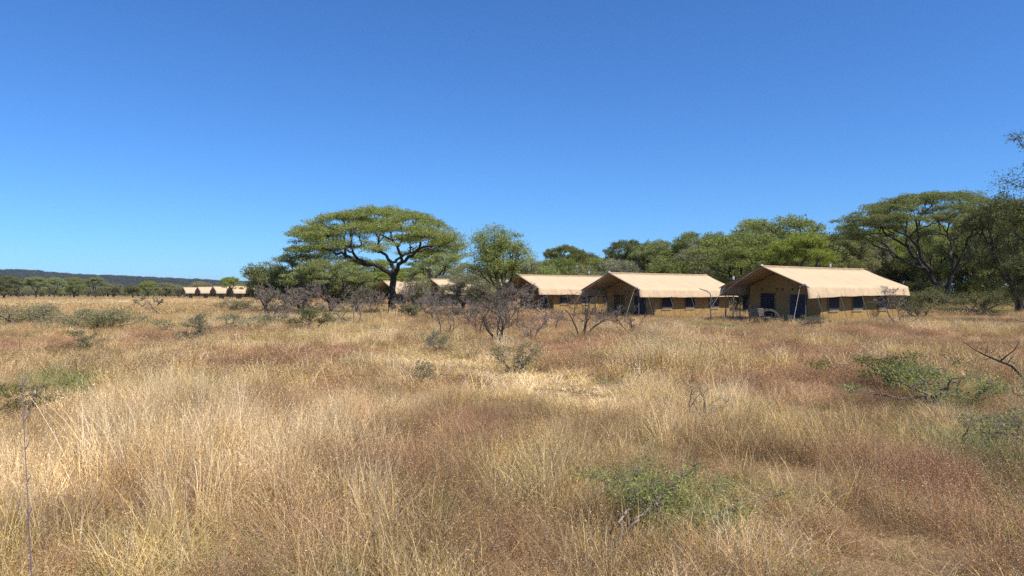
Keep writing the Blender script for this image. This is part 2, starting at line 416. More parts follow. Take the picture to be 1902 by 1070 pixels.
WG = 'trees of the woodland behind the tents'
for a in [
    ('layered_a', 'umbrella_acacia', 'highest flat-topped acacia of the woodland, rising behind the gap between the two nearest tents', 1450, 392, 92, 225),
    ('layered_a', 'umbrella_acacia', 'layered bright green acacia just behind the front gable of the nearest tent', 1385, 424, 76, 230),
    ('umbrella_a', 'umbrella_acacia', 'flat-topped acacia whose dark bent limbs show above the nearest tent roof', 1490, 428, 70, 170),
    ('umbrella_c', 'umbrella_acacia', 'dull green acacia on the skyline left of the highest woodland crown', 1296, 424, 108, 130),
    ('umbrella_b', 'umbrella_acacia', 'small dark flat-topped acacia alone on the skyline right of the pale thorn tree', 1047, 450, 125, 92),
    ('umbrella_b', 'umbrella_acacia', 'dark open-crowned acacia on the skyline above the second tent', 1165, 440, 120, 95),
    ('umbrella_c', 'umbrella_acacia', 'wide green acacia crown on the skyline just right of the dark open one', 1225, 441, 115, 120),
    ('bushy_b', 'thorn_tree', 'rounded yellow-green thorn tree above the right half of the second tent roof', 1235, 468, 86, 110),
    ('bushy_a', 'thorn_tree', 'rounded olive thorn tree above the middle of the second tent roof', 1165, 478, 88, 90),
    ('bushy_a', 'thorn_tree', 'olive thorn tree above the gap between the second and third tents', 1085, 486, 96, 85),
    ('bushy_b', 'thorn_tree', 'low green thorn tree above the third tent roof', 1020, 484, 105, 80),
    ('layered_b', 'thorn_tree', 'olive layered tree between the pale thorn tree and the small dark acacia', 985, 478, 112, 95),
    ('layered_b', 'thorn_tree', 'tall grey-green tree filling the gap left of the layered bright acacia', 1300, 450, 88, 120),
    ('umbrella_a', 'umbrella_acacia', 'green acacia right behind the large lone acacia trunk, with a domed crown to its right', 806, 458, 118, 135),
    ('layered_a', 'umbrella_acacia', 'yellow-green acacia seen under the crown of the large lone acacia', 690, 476, 122, 135),
    ('layered_b', 'thorn_tree', 'low olive tree between the large lone acacia and the pale thorn tree', 868, 487, 115, 90),
    ('layered_a', 'umbrella_acacia', 'acacia crown joining the right umbrella acacia to the highest woodland crown', 1570, 424, 98, 130),
    ('layered_c', 'umbrella_acacia', 'dark acacia filling the right edge behind the tall edge tree', 1890, 352, 66, 190),
    ('layered_a', 'umbrella_acacia', 'green acacia crown touching the right side of the right umbrella acacia', 1835, 372, 88, 170),
    ('layered_c', 'umbrella_acacia', 'dark lower acacia under the right umbrella acacia, nearer the right edge', 1840, 440, 90, 150),
    ('bushy_c', 'thorn_tree', 'dark low thorn tree in the shade at the right edge under the tall edge tree', 1908, 455, 58, 100),
    ('bushy_c', 'thorn_tree', 'dark thorn tree behind the rear corner of the nearest tent', 1665, 470, 98, 100),
    ('bushy_b', 'thorn_tree', 'green thorn tree seen through the limbs of the right umbrella acacia', 1725, 462, 112, 120),
    ]:
    from_px(*a[:1], a[1], a[2], 'tree', *a[3:], group=None)
# fill behind and under them
rs = np.random.RandomState(5)
for i in range(46):
    px = 640 + (1930 - 640) * (i + rs.rand()) / 46
    Y = rs.uniform(108, 150) if px < 1250 else rs.uniform(92, 140)
    sky = np.interp(px, [640, 860, 1000, 1110, 1240, 1350, 1450, 1560, 1650, 1930], [490, 484, 470, 452, 440, 416, 404, 414, 400, 375])
    key = ['layered_b', 'bushy_a', 'layered_a', 'layered_b', 'layered_c', 'layered_a'][rs.randint(6)]
    from_px(key, 'woodland_tree', 'green woodland tree deep behind the row of tents', 'tree', px, sky + rs.uniform(4, 30), Y, rs.uniform(85, 140), WG)
for i in range(34):    # understorey closing the view between trunks; dark leaf colour paints in the trees' shade
    px = 960 + (1920 - 960) * (i + rs.rand()) / 34
    Y = rs.uniform(78, 100) + (10 if px < 1300 else 0)
    from_px(['shrub_c', 'bushy_c', 'shrub_c', 'bushy_c'][rs.randint(4)], 'understorey_bush', 'bush with shade-dark leaf colour under the woodland trees behind the tents', 'bush', px, rs.uniform(505, 530), Y, rs.uniform(50, 95), 'bushes under the woodland trees')

# left cluster round the lone acacia
for a in [
    ('bushy_c', 'thorn_tree', 'dense dark thorn tree at the left end of the tree cluster', 497, 474, 72, 118),
    ('layered_a', 'thorn_tree', 'green thorn tree between the dense dark one and the lone acacia', 560, 462, 70, 140),
    ('umbrella_c', 'thorn_tree', 'green forked thorn tree standing in front of the lone acacia on its left', 612, 476, 58, 165),
    ('bushy_a', 'thorn_tree', 'small olive thorn tree just left of the lone acacia trunk', 662, 500, 63, 85),
    ('shrub_b', 'thorn_bush', 'grey-green bush growing right of the lone acacia trunk', 772, 505, 74, 70),
    ('layered_b', 'thorn_tree', 'pale olive thorn bush in front of the fourth tent', 862, 505, 72, 105),
    ('bushy_c', 'thorn_tree', 'dark thorn tree behind the green forked one', 628, 498, 84, 90),
    ('layered_b', 'thorn_bush', 'olive thorn bush directly left of the pale thorn tree', 902, 512, 68, 85),
    ('bushy_a', 'thorn_bush', 'small olive thorn tree just right of the lone acacia trunk, before the fifth tent', 782, 514, 76, 48),
    ('bushy_c', 'thorn_tree', 'dark thorn tree behind the green one left of the lone acacia', 548, 490, 84, 120),
    ('umbrella_a', 'umbrella_acacia', 'small umbrella acacia rising behind the far tents', 428, 512, 190, 46),
    ]:
    from_px(a[0], a[1], a[2], 'tree' if 'tree' in a[1] or 'acacia' in a[1] else 'bush', *a[3:])

# pale open thorn tree (px 930)
rng = np.random.RandomState(71)
Y9 = 60.0
T9 = np.concatenate([bushy_targets(rng, 84, 2.75, 2.5, 3.0, 7.4), umbrella_targets(rng, 8, 1.2, 1.4, 4.4, .4, cx=-1.4)])
tt = tree_meshes('pale_thorn_tree', 72, T9, 1.6, .03, .75, .6, 21000, .16, M['bark'], M['leaf'], stems=2, twigs=7, up=.2)
put_tree('thorn_tree', tt, 'open feathery thorn tree with pale crown, left of the third tent', 'tree', at(932, Y9), Y9)

# edge tree on the right
rng = np.random.RandomState(81)
Ye = 46.0
Te = np.concatenate([bushy_targets(rng, 75, 3.6, 3.2, .8, 9.2), umbrella_targets(rng, 13, 2.1, 2.0, 12.7, 3.8, cx=-1.7)])
te = tree_meshes('edge_tree', 82, Te, 2.0, .04, .95, .6, 24000, .17, M['bark'], M['leaf_dark'], stems=1, twigs=9, up=.3)
# longer sprays at the top
put_tree('thorn_tree', te, 'tall dark thorn tree cut by the right edge with thin sprays against the sky', 'tree', at(1978, Ye), Ye)

# ------------------------------------------------------------------ bare and low shrubs
def bare_shrub_mesh(seed, h, spread, stems=4, levels=4, r0=.03, sparse=1.0, rmin=.0022):
    rng = np.random.RandomState(seed); mb = MB()
    def grow(p, d, L, r, lev):
        n = 6; P = [p]
        for i in range(n - 1):
            d = unit(d + rng.normal(0, .16, 3) + np.array([0, 0, .035])); P.append(P[-1] + d * L / (n - 1))
        P = np.array(P); r2 = r * .55
        mb.tube(P, np.linspace(r, r2, n), 6 if r > .012 else 3, False)
        if lev <= 0: return
        k = max(1, int(rng.randint(3, 6) * sparse + .5))
        for j in range(k):
            i = rng.randint(2, n); a = rng.rand() * 2 * PI
            sd = unit(np.array([math.cos(a), math.sin(a), rng.uniform(-.25, .55)]))
            grow(P[i], unit(d * .65 + sd * .85), L * rng.uniform(.45, .72), max(r2 * rng.uniform(.55, .8), rmin), lev - 1)
    for s in range(stems):
        a = 2 * PI * (s + rng.rand() * .7) / stems; sp = spread * rng.uniform(.25, 1)
        grow(np.array([math.cos(a) * .06, math.sin(a) * .06, -.1]), unit(np.array([math.cos(a) * sp, math.sin(a) * sp, 1])), h * rng.uniform(.5, .62), r0 * rng.uniform(.7, 1.1), levels)
    return mb
BG = 'leafless thorn shrubs in front of the tents'
def bare(seed, label, px, ybase, ytop, spread, stems=4, levels=4, r0=.03, mat_='twig_dark', leaf=None, sparse=1.0, group=BG, name='leafless_shrub'):
    Y = CH * F / (ybase - HY); x = at(px, Y)
    h = (ybase - ytop) / F * Y
    mb = bare_shrub_mesh(seed, h, spread, stems, levels, r0 * 1.3, sparse, max(.0022, Y * .00019))
    V = np.concatenate(mb.V); zmax = V[:, 2].max(); k = h / zmax
    mb.V = [V * np.array([k, k, k])]
    r = thing(name, label, 'shrub', (x, Y, gz(x, Y)), 0, group)
    mb.build('branches', M[mat_], r)
    if leaf:
        n, size, key = leaf; rg = np.random.RandomState(seed + 1)
        Vv = mb.V[0]; up = Vv[Vv[:, 2] > h * .3]
        C = up[rg.randint(0, len(up), n)]
        LV, LF = leaves(rg, C, np.full(n, size * .8), np.full(n, 1.), np.ones(n, int), size, .3, .4)
        place('foliage', make_mesh('foliage', LV, [LF], [M[key]]), r)
    return r
bare(101, 'greyish thorn shrub with dark forked stems left of the tree cluster', 502, 598, 512, .75, 4, 4, .06, 'twig', (2600, .07, 'leaf_grey'), 1.0)
bare(102, 'slim leafless shrub with a straight dark stem, left of the largest bare shrub', 826, 632, 540, .5, 3, 4, .035, 'twig_dark', None, 0.75)
bare(103, 'largest leafless shrub, two dark crooked stems leaning apart below the pale thorn tree', 925, 640, 505, .8, 4, 5, .055, 'twig_dark', (900, .05, 'leaf_grey'), 0.7)
bare(104, 'low sprawling leafless shrub between the largest bare shrub and the next one', 985, 634, 575, 1.1, 4, 4, .022, 'twig', None, 0.7)
bare(105, 'small leafless shrub in front of the third tent wall', 1028, 618, 560, .8, 3, 4, .022, 'twig', None, 0.8)
bare(106, 'upright leafless shrub in front of the front gable of the second tent', 1082, 628, 520, .55, 4, 4, .035, 'twig_dark', None, 0.85)
bare(107, 'small rounded leafless shrub in front of the second tent corner', 1173, 622, 560, .9, 3, 4, .024, 'twig_dark', None, 0.85)
bare(108, 'pinkish leafless bush with spreading top in front of the fourth tent', 846, 588, 508, .8, 4, 5, .045, 'twig', (700, .08, 'leaf_grey'), 0.75)
bare(109, 'short dead twig cluster standing alone in the grass at right of centre', 1298, 795, 700, .35, 3, 3, .016, 'twig_dark', None, .8)
bare(110, 'thin leafless sapling beside the lone acacia on its left', 656, 606, 530, .5, 3, 4, .04, 'twig', (500, .08, 'leaf_grey'), 0.8)
bare(111, 'small dark thorn sapling with sparse leaves far left in the grass', 301, 590, 543, 1.0, 1, 4, .03, 'twig', (500, .10, 'leaf_grey'), 1.0)
bare(112, 'grey leafless sapling between the lone acacia and the fourth tent', 764, 592, 515, .6, 3, 4, .04, 'twig', (900, .07, 'leaf_grey'), 0.95)
bare(113, 'leafless shrub tangled low to the left of the pinkish bush', 800, 596, 545, 1.1, 4, 4, .028, 'twig', None, 0.8)
bare(114, 'thin twiggy sapling at the far left edge in the mid-ground grass', 75, 775, 706, .5, 3, 4, .012, 'twig', None, .8)
bare(117, 'spiky leafless shrub between the left slim bare shrub and the largest one', 872, 606, 545, .9, 4, 4, .03, 'twig', None, .9)
bare(118, 'low leafless shrub just right of the pinkish bush', 893, 622, 560, .9, 4, 4, .026, 'twig_dark', None, .8)
bare(119, 'short leafless shrub between the upright and the small rounded one', 1128, 612, 566, .9, 4, 4, .022, 'twig', None, .8)
bare(120, 'greyish leafless sapling behind the pale forked shrub left of the tree cluster', 540, 592, 530, .8, 3, 5, .035, 'twig', (900, .08, 'leaf_grey'), .8)
bare(121, 'thin leafless bush in the shade left of the lone acacia trunk', 692, 590, 530, .7, 4, 5, .03, 'twig', (600, .08, 'leaf_grey'), .8)
bare(122, 'tall pale leafless sapling left of the forked green thorn tree trunk', 585, 594, 520, .6, 3, 5, .03, 'twig', None, .9)
bare(123, 'upright pale leafless shrub just right of the small olive thorn tree', 812, 604, 538, .6, 3, 5, .03, 'twig', None, .85)
bare(124, 'upright leafless shrub standing before the third tent roof left end', 945, 600, 520, .55, 3, 5, .03, 'twig', None, .85)
bare(115, 'leafless twigs in front of the right end of the nearest tent', 1668, 607, 530, .5, 3, 4, .03, 'twig', (300, .08, 'leaf_dark'), 0.8)
bare(116, 'dense leafless shrub crossing the third tent front gable', 958, 612, 520, .8, 4, 5, .035, 'twig', (600, .07, 'leaf_grey'), 0.7)

LS = 'low green thorn shrubs in the grass'
def low_shrub(seed, label, px, ybase, hm, wm, n, size, key, group=None, dz=0.0, aspect=.25, twig='twig'):
    Y = CH * F / (ybase - HY); x = at(px, Y)
    rg = np.random.RandomState(seed)
    T = np.array([[rg.normal(0, wm * .27), rg.normal(0, wm * .2), hm * rg.uniform(.35, .95)] for _ in range(26)])
    tm = tree_meshes('low_shrub', seed, T, hm * .15, .006 * max(1, wm), wm * .14, .45, n, size, M[twig], M[key], stems=4, twigs=6, up=.2, aspect=aspect, jit=.09)
    r = thing('low_thorn_shrub', label, 'shrub', (x, Y, gz(x, Y) + dz), 0, group)
    place('branches', tm[0], r); place('foliage', tm[1], r)
low_shrub(201, 'low spreading bright green thorn shrub in the near grass right of centre', 1225, 985, .56, 1.25, 5200, .032, 'leaf_fresh')
low_shrub(202, 'green thorn shrub in the grass near the right edge beside the dead branch', 1770, 762, .72, 2.4, 7000, .05, 'leaf_fresh')
low_shrub(203, 'dark shrub standing in for the shadow left of the green one near the right edge', 1668, 735, .85, 1.8, 4800, .06, 'leaf_dark')  # dark leaves stand in for a shadow area in the grass
low_shrub(204, 'olive shrub hidden in grass at the right edge below the dead branch', 1850, 860, .7, 1.1, 2200, .04, 'leaf_olive')
low_shrub(205, 'wide grey-green shrub at the far left edge of the middle distance', 62, 608, 1.6, 5.5, 7000, .12, 'leaf_grey', None, -.45)
low_shrub(206, 'wide grey-green shrub left of the small thorn sapling', 178, 615, 1.7, 4.4, 7000, .12, 'leaf_grey', None, -.45)
low_shrub(207, 'upright grey-green thorn shrub right of the small thorn sapling', 357, 640, 1.5, 1.8, 3600, .08, 'leaf_grey', None, -.25)
low_shrub(208, 'small green shrub on the left in front of the grey-green ones', 155, 662, .85, 1.1, 2200, .06, 'leaf_olive')
low_shrub(209, 'flat feathery shrub right of the upright grey-green shrub', 448, 615, 1.1, 2.8, 2600, .1, 'leaf_olive', None, -.25)
low_shrub(210, 'dark green shrub in shade at the foot of the forked thorn tree', 585, 612, 1.3, 2.8, 4800, .1, 'leaf_dark')
low_shrub(211, 'grey-green shrub at the foot of the lone acacia trunk on its right', 762, 592, 1.1, 2.0, 4200, .1, 'leaf_grey')
low_shrub(212, 'small dark green shrub in the grass right of the cleared patch', 955, 690, .75, 1.5, 3200, .05, 'leaf_olive')
low_shrub(213, 'small grey-green shrub between the cleared patch and the left bare shrub', 812, 655, .85, 1.3, 2400, .055, 'leaf_olive')
low_shrub(214, 'green shrub patch in the sunny grass left of the tree cluster', 505, 606, 1.0, 3.0, 3200, .1, 'leaf_grey', None, -.25)
low_shrub(215, 'greyish shrub left of the dense dark thorn tree', 440, 580, 1.5, 4.0, 4500, .12, 'leaf_grey', None, -.25)
low_shrub(216, 'pale green shrub in front of the nearest tent side wall', 1505, 612, .8, 1.8, 2600, .06, 'leaf_grey')
low_shrub(217, 'dark shrub at the left edge at the height of the twiggy sapling', 30, 790, .75, .9, 1800, .045, 'leaf_dark')
low_shrub(218, 'tiny greyish shrub in the grass left of the cleared patch', 795, 718, .62, .7, 1200, .04, 'leaf_grey')
low_shrub(219, 'dark green bush under the right umbrella acacia beside the tent', 1700, 592, 2.2, 4.6, 7500, .13, 'leaf_dark')
low_shrub(220, 'dark green low bush right of the right umbrella acacia', 1822, 588, 2.0, 5.0, 7000, .13, 'leaf_dark')
low_shrub(221, 'dark bush between the nearest tent and the right umbrella acacia', 1640, 590, 2.3, 4.0, 5500, .13, 'leaf_dark')

# dead branch at the right edge
def dead_branch():
    Y = CH * F / (735 - HY); x = at(1890, Y); r = thing('dead_branch', 'dark dead branch with upcurved prongs sticking out of the grass at the right edge', 'branch', (x, Y, gz(x, Y)))
    mb = MB(); s = Y / F
    def P(pts): return np.array([((px - 1890) * s, dy, (735 - py) * s) for px, py, dy in pts])
    mb.tube(P([(1905, 735, 0), (1898, 700, 0), (1880, 680, .02), (1860, 672, .05), (1835, 660, .1), (1818, 652, .1), (1798, 636, .15)]), [.03, .027, .024, .02, .016, .01, .004], 6, False)
    mb.tube(P([(1860, 672, .05), (1868, 662, 0), (1880, 650, -.05), (1888, 634, -.08)]), [.018, .015, .011, .004], 5, False)
    mb.tube(P([(1872, 676, .02), (1886, 664, .1), (1900, 655, .2)]), [.014, .01, .003], 5, False)
    mb.tube(P([(1835, 660, .1), (1842, 650, .14), (1846, 640, .2)]), [.01, .007, .003], 4, False)
    mb.tube(P([(1846, 666, .1), (1830, 668, 0), (1812, 664, -.1)]), [.009, .006, .002], 4, False)
    rg = np.random.RandomState(3)
    for _ in range(34):
        t = rg.rand(); bx = 1800 + 90 * t; by = 638 + 42 * t
        mb.tube(P([(bx, by, .1 * (1 - t)), (bx + rg.uniform(-8, 8), by - rg.uniform(3, 12), rg.uniform(-.1, .2))]), [.004, .0012], 3, False)
    mb.build('branch', M['bark'], r)
dead_branch()
# tall thin stalk near the camera on the left
mb = MB(); Ys = 3.2
pts = [((x - CX) / F * Ys, Ys + (i * .015), CH - (y - HY) / F * Ys) for i, (x, y) in enumerate([(66, 1170), (55, 1040), (46, 960), (39, 900), (31, 840), (24, 790), (17, 720), (12, 680)])]
base = gz(pts[0][0], Ys)
rt = thing('thin_stalk', 'thin purplish stalk rising from the near grass at the bottom left', 'plant', (pts[0][0], Ys, base))
pp = np.array([(pts[0][0], Ys, base - .05)] + pts) - np.array([pts[0][0], Ys, base])
mb.tube(pp, np.linspace(.0034, .0012, len(pp)), 5, False)
for i in range(3, 8):
    q = pp[i]; mb.tube([q, q + np.array([.012, .01, .03])], [.0035, .001], 4, False)
mb.build('stem', M['stalk'], rt)

# ------------------------------------------------------------------ tents
L = 12.2; HW = 3.35; ZR = 3.85; ZE = 2.5; ZF = 1.86; TH = math.radians(36)
def sagsheet(rng, x0, x1, ya, za, yb, zb, nx, ny, sag, bays, edge=0.0):
    sag *= rng.uniform(.9, 1.8)
    G = np.zeros((nx, ny, 3))
    for i in range(nx):
        t = i / (nx - 1); x = x0 + (x1 - x0) * t
        s = abs(math.sin(PI * t * bays))
        for j in range(ny):
            u = j / (ny - 1)
            y = ya + (yb - ya) * u; z = za + (zb - za) * u
            z -= sag * math.sin(PI * u) * (.4 + .6 * s) + .02 * math.sin(PI * t)
            z += (fbm(x * .8 + ya * 3 + 7, u * 3 + 3, 3) - .5) * .05
            z += edge * s * u
            G[i, j] = (x, y, z)
    return G
def build_tent(root, rich=True, seed=1):
    rng = np.random.RandomState(seed)
    # roof: one fly sheet, two slopes and two hanging side flaps
    mb = MB()
    xs = (-.05, L)
    for sgn in (-1, 1):
        G = sagsheet(rng, xs[0], xs[1], 0, ZR, sgn * HW, ZE, 25, 9, .07, 3)
        nxt = sagsheet(rng, xs[0], xs[1], sgn * HW, ZE, sgn * (HW + .14), ZF, 25, 5, .0, 5, .02)
        nxt[:, 0] = G[:, -1]
        if seed == 1 and sgn < 0:   # flap hangs lower at the front corner of the first tent
            t = np.linspace(0, 1, 25); nxt[:, -1, 2] -= .16 * (1 - t) ** 2 - .06 * np.sin(PI * t)
        H = np.concatenate([G, nxt[:, 1:]], 1)
        if sgn > 0: H = H[:, ::-1]
        mb.sheet(H, .02)
    rf = mb.build('roof', M['roof'], root, True)
    mb = MB()      # ridge seam
    mb.tube([(x, 0, ZR + .012 - .02 * math.sin(PI * x / L)) for x in np.linspace(-.05, L, 14)], .035, 6); mb.build('ridge_seam', M['roof'], rf)
    mb = MB()      # inner fly hanging below the roof in front of the wall (dark edge)
    xw0, xw1, yw = 2.35, L - .35, 2.75
    zr, ze = ZR - .15, 2.54
    def wall(pts, name):
        m = MB(); n = len(pts); P_ = [np.array(p) for p in pts]
        m.add(P_, [tuple(range(n))]); return m
    # side walls
    sw = {}
    for sgn in (-1, 1):
        m = MB(); y = sgn * yw
        nx = 28; G = np.zeros((nx, 6, 3))
        for i in range(nx):
            x = xw0 + (xw1 - xw0) * i / (nx - 1)
            for j in range(6):
                u = j / 5; G[i, j] = (x, y + sgn * (.05 * math.sin(PI * u) * (fbm(x * 1.2, u * 2 + seed, 2))), .22 + (ze - .22) * u)
        if sgn < 0: G = G[:, ::-1]
        m.sheet(G); sw[sgn] = m.build('side_wall', M['wall'], root, True)
    # gable walls
    fw = None
    for x, nm in ((xw0, 'front_wall'), (xw1, 'rear_wall')):
        m = MB()
        pts = [(x, -yw, .22), (x, yw, .22), (x, yw, ze), (x, 0, zr), (x, -yw, ze)]
        if nm == 'front_wall': pts = pts[::-1]
        V = [np.array(p) for p in pts] + [np.array(p) + np.array([.03, 0, 0]) for p in pts]
        f = [tuple(range(5)), tuple(range(9, 4, -1))] + [(i, i + 5, (i + 1) % 5 + 5, (i + 1) % 5) for i in range(5)]
        m.add(V, f); o = m.build(nm, M['wall'], root)
        if nm == 'front_wall': fw = o
    # plinth
    m = MB(); m.box(((xw0 + xw1) / 2, 0, .0), (xw1 - xw0 + .06, yw * 2 + .06, .44)); m.build('base', M['plinth'], root)
    m = MB(); m.box((1.15, 0, .0), (2.3, yw * 2 + .6, .3)); m.build('veranda_floor', M['plinth'], root)
    # windows
    for sgn in (-1, 1):
        for xc in (3.75, 6.6, 9.75):
            m = MB(); m.box((xc, sgn * (yw + .075), 1.5), (1.22, .03, 1.0)); w = m.build('window', M['mesh'], sw[sgn])
            if rich:
                m = MB(); zz = .98
                for q in range(9): m.box((xc - .52 + q * .13, sgn * (yw + .1), zz - .02), (.045, .015, .2))
                m.box((xc, sgn * (yw + .1), zz - .13), (1.2, .02, .03)); m.build('window_ties', M['rope'], w)
                m = MB()
                for q in (-1, 1): m.box((xc + q * .63, sgn * (yw + .08), 1.5), (.04, .03, 1.06))
                for q in (-1, 1): m.box((xc, sgn * (yw + .082), 1.5 + q * .51), (1.27, .03, .035))
                m.build('window_frame', M['wall'], w)
    # door and mesh panel in the front wall
    X = xw0 - .02
    m = MB(); m.box((X, 1.25, 1.15), (.03, 1.15, 1.75)); d = m.build('door', M['mesh'], fw)
    if rich:
        m = MB()
        for q in range(4): m.box((X - .03, .8 + q * .27, 1.35), (.015, .07 if q != 1 else .12, 1.3))
        m.build('door_curtain', M['net'] if seed != 2 else M['wall'], d)
        m = MB()
        for q in (-1, 1): m.box((X - .02, 1.25 + q * .6, 1.15), (.04, .05, 1.8))
        m.box((X - .02, 1.25, 2.07), (.04, 1.25, .05)); m.build('door_frame', M['wall'], d)
        for q in (1.75, .55, 0.05, -.7, -1.2):
            m = MB(); m.box((X - .02, q, 2.3), (.05, .07, .14)); m.build('hook', M['black'], fw)
    m = MB(); m.box((X, -1.15, 1.2), (.03, 1.25, 1.5)); m.build('mesh_panel', M['net'], fw)
    # poles
    for y, z0 in ((-3.15, ZE - .1), (3.15, ZE - .1), (-1.9, 3.0), (1.9, 3.0)):
        m = MB(); m.tube([(.15, y * 1.0, -.1), (.2, y * .99, z0)], .035, 6); m.build('veranda_pole', M['pole'], root)
    for sgn in (-1, 1):
        m = MB(); m.tube([(-.06, 0, ZR - .03), (-.06, sgn * HW, ZE - .03), (-.06, sgn * (HW + .16), ZE - .12)], .03, 6); m.build('edge_pole', M['pole'], root)
        m = MB(); m.tube([(L - .02, 0, ZR - .04), (L - .02, sgn * HW, ZE - .04)], .03, 6); m.build('edge_pole', M['pole'], root)
        for k in range(5):
            x = .9 + k * 2.55
            m = MB(); m.tube([(x, sgn * (HW + .1), ZF + .06), (x + .22, sgn * (HW + .62), -.1)], .02, 5); m.build('side_pole', M['pole'], root)
            if rich:
                m = MB(); m.tube([(x + .1, sgn * (HW + .12), ZF + .1), (x + 1.0, sgn * (HW + .3), 0.9), (x + 1.15, sgn * (HW + .25), -.05)], .014, 4); m.build('guy_rope', M['pole'], root)
    for sgn in (-1, 1):
        m = MB(); m.tube([(0, sgn * 2.9, ZE + .15), (-1.9, sgn * 3.6, -.05)], .013, 4); m.build('guy_rope', M['rope'], root)
    if rich:
        m = MB(); m.tube([(-.02, 0, ZR), (-.9, 1.6, 2.6), (-1.7, 3.0, 1.3), (-2.4, 4.2, -.05)], .013, 4); m.build('guy_rope', M['rope'], root)
        for y in (-HW + .1, 0):
            m = MB(); m.box((-.06, y, (ZE if y else ZR) + .06), (.2, .28 if y else .14, .1)); m.build('corner_wrap', M['white'], root)

TG = 'canvas safari tents in a long row'
names = ['nearest', 'second', 'third', 'fourth', 'fifth', 'sixth', 'seventh', 'eighth', 'ninth', 'tenth', 'eleventh', 'twelfth', 'thirteenth', 'last']
tents = [(1415, 49), (1132, 60.5), (962, 74), (800, 95), (712, 111), (642, 127), (590, 143), (545, 158), (505, 172), (464, 186), (427, 197), (395.6, 211), (367, 226), (340, 241)]
tlab = ['largest, nearest safari tent with chairs in its open front, right end of the row',
        'second safari tent from the right with its tan ridge roof left of the nearest tent',
        'third safari tent from the right, its roof partly behind the second one and bare shrubs',
        'safari tent behind the pinkish bush between the lone acacia and the pale thorn tree',
        'safari tent directly behind the black trunk of the lone acacia',
        'safari tent whose lit wall strip shows just left of the lone acacia trunk',
        'safari tent hidden behind the thorn trees left of the lone acacia',
        'safari tent hidden behind the green forked thorn tree',
        'safari tent hidden behind the dense dark thorn tree on its right side',
        'safari tent just behind the left edge of the dense dark thorn tree',
        'far safari tent closest to the dense dark thorn tree, fourth from the left end',
        'far safari tent with a small acacia before its roof, third from the left end',
        'far safari tent second from the left end of the row',
        'far safari tent at the very left end of the row']
tb = None
for i, (px, Y) in enumerate(tents):
    x = at(px, Y); z = min(gz(x + 4, Y + 3), gz(x, Y), gz(x + 9, Y + 7)) - .02 - (.12 if i == 1 else 0)
    th = TH if i else math.radians(34.5)
    if i < 3:
        r = thing('safari_tent', tlab[i], 'tent', (x, Y, z), th, TG); build_tent(r, True, i + 1)
        if i == 2: tb = r
    else:
        if i == 3:
            r = thing('safari_tent', tlab[i], 'tent', (x, Y, z), th, TG); build_tent(r, False, 7); tb = r
        else:
            r = copy_tree(tb); r.location = (x, Y, z); r['label'] = tlab[i]

# local point on a tent -> world
def tent_pt(i, lx, ly):
    px, Y = tents[i]; th = TH if i else math.radians(34.5)
    return at(px, Y) + lx * math.cos(th) - ly * math.sin(th), Y + lx * math.sin(th) + ly * math.cos(th)

# wooden slatted chairs on the veranda
def build_chair(root):
    m = MB()
    for k in range(5): m.box((0, -.2 + k * .1, .42), (.52, .075, .025))
    m.build('seat', M['wood_pale'], root)
    m = MB()
    for k in range(4): m.box((0, .27 + .03 * k, .56 + k * .13), (.52, .025, .075))
    m.build('backrest', M['wood_pale'], root)
    for sx in (-1, 1):
        m = MB(); m.tube([(sx * .28, .24, 0), (sx * .28, .25, .45), (sx * .28, .4, 1.02)], .025, 6); m.build('leg', M['wood'], root)
        m = MB(); m.tube([(sx * .28, -.25, 0), (sx * .28, -.25, .64)], .025, 6); m.build('leg', M['wood'], root)
        m = MB(); m.box((sx * .28, 0, .655), (.07, .6, .03)); m.build('armrest', M['wood'], root)
cg = 'wooden chairs in front of the nearest tent'
cx, cy = tent_pt(0, 1.5, 1.35)
ch = thing('slatted_chair', 'slatted wooden chair right in front of the dark doorway of the nearest tent', 'chair', (cx, cy, gz(cx, cy) + .13), TH - PI / 2 + PI, cg); build_chair(ch)
px_, py_ = tent_pt(0, 1.5, 1.35)
ch.location.z = tents and (min(gz(at(1415, 49) + 4, 52), gz(at(1415, 49), 49), gz(at(1415, 49) + 9, 56)) - .02 + .15)
for lab, px, Y, rz in (('slatted wooden chair on the grass at the left front corner of the nearest tent', 1404, 46.5, 2.2),
                       ('dark wooden chair turned sideways between the other two chairs', 1421, 46.8, .6)):
    c = copy_tree(ch); c.location = (at(px, Y), Y, gz(at(px, Y), Y)); c.rotation_euler.z = rz; c['label'] = lab
# hooped cane lounge seat
Y = 46.0; x = at(1432, Y)
r = thing('hooped_seat', 'low round cane seat with curved pale hoops beside the wooden chairs', 'seat', (x, Y, gz(x, Y)))
m = MB(); m.tube([(.5 * math.cos(a), .4 * math.sin(a), .38) for a in np.linspace(0, 2 * PI, 20)], .03, 6); 
m.box((0, 0, .37), (.7, .55, .06)); m.build('seat', M['wood'], r)
for k in range(3):
    m = MB(); R_ = .62 + k * .09
    m.tube([(-.1 + R_ * math.cos(a), .1 + k * .08, .25 + (.62 + .05 * k) * math.sin(a)) for a in np.linspace(.1, 2.3, 14)], .014, 5); m.build('hoop', M['wood_pale'], r)
for a in (.6, 2.4, 3.8, 5.5):
    m = MB(); m.tube([(.36 * math.cos(a), .3 * math.sin(a), 0), (.4 * math.cos(a), .34 * math.sin(a), .38)], .028, 6); m.build('leg', M['wood'], r)

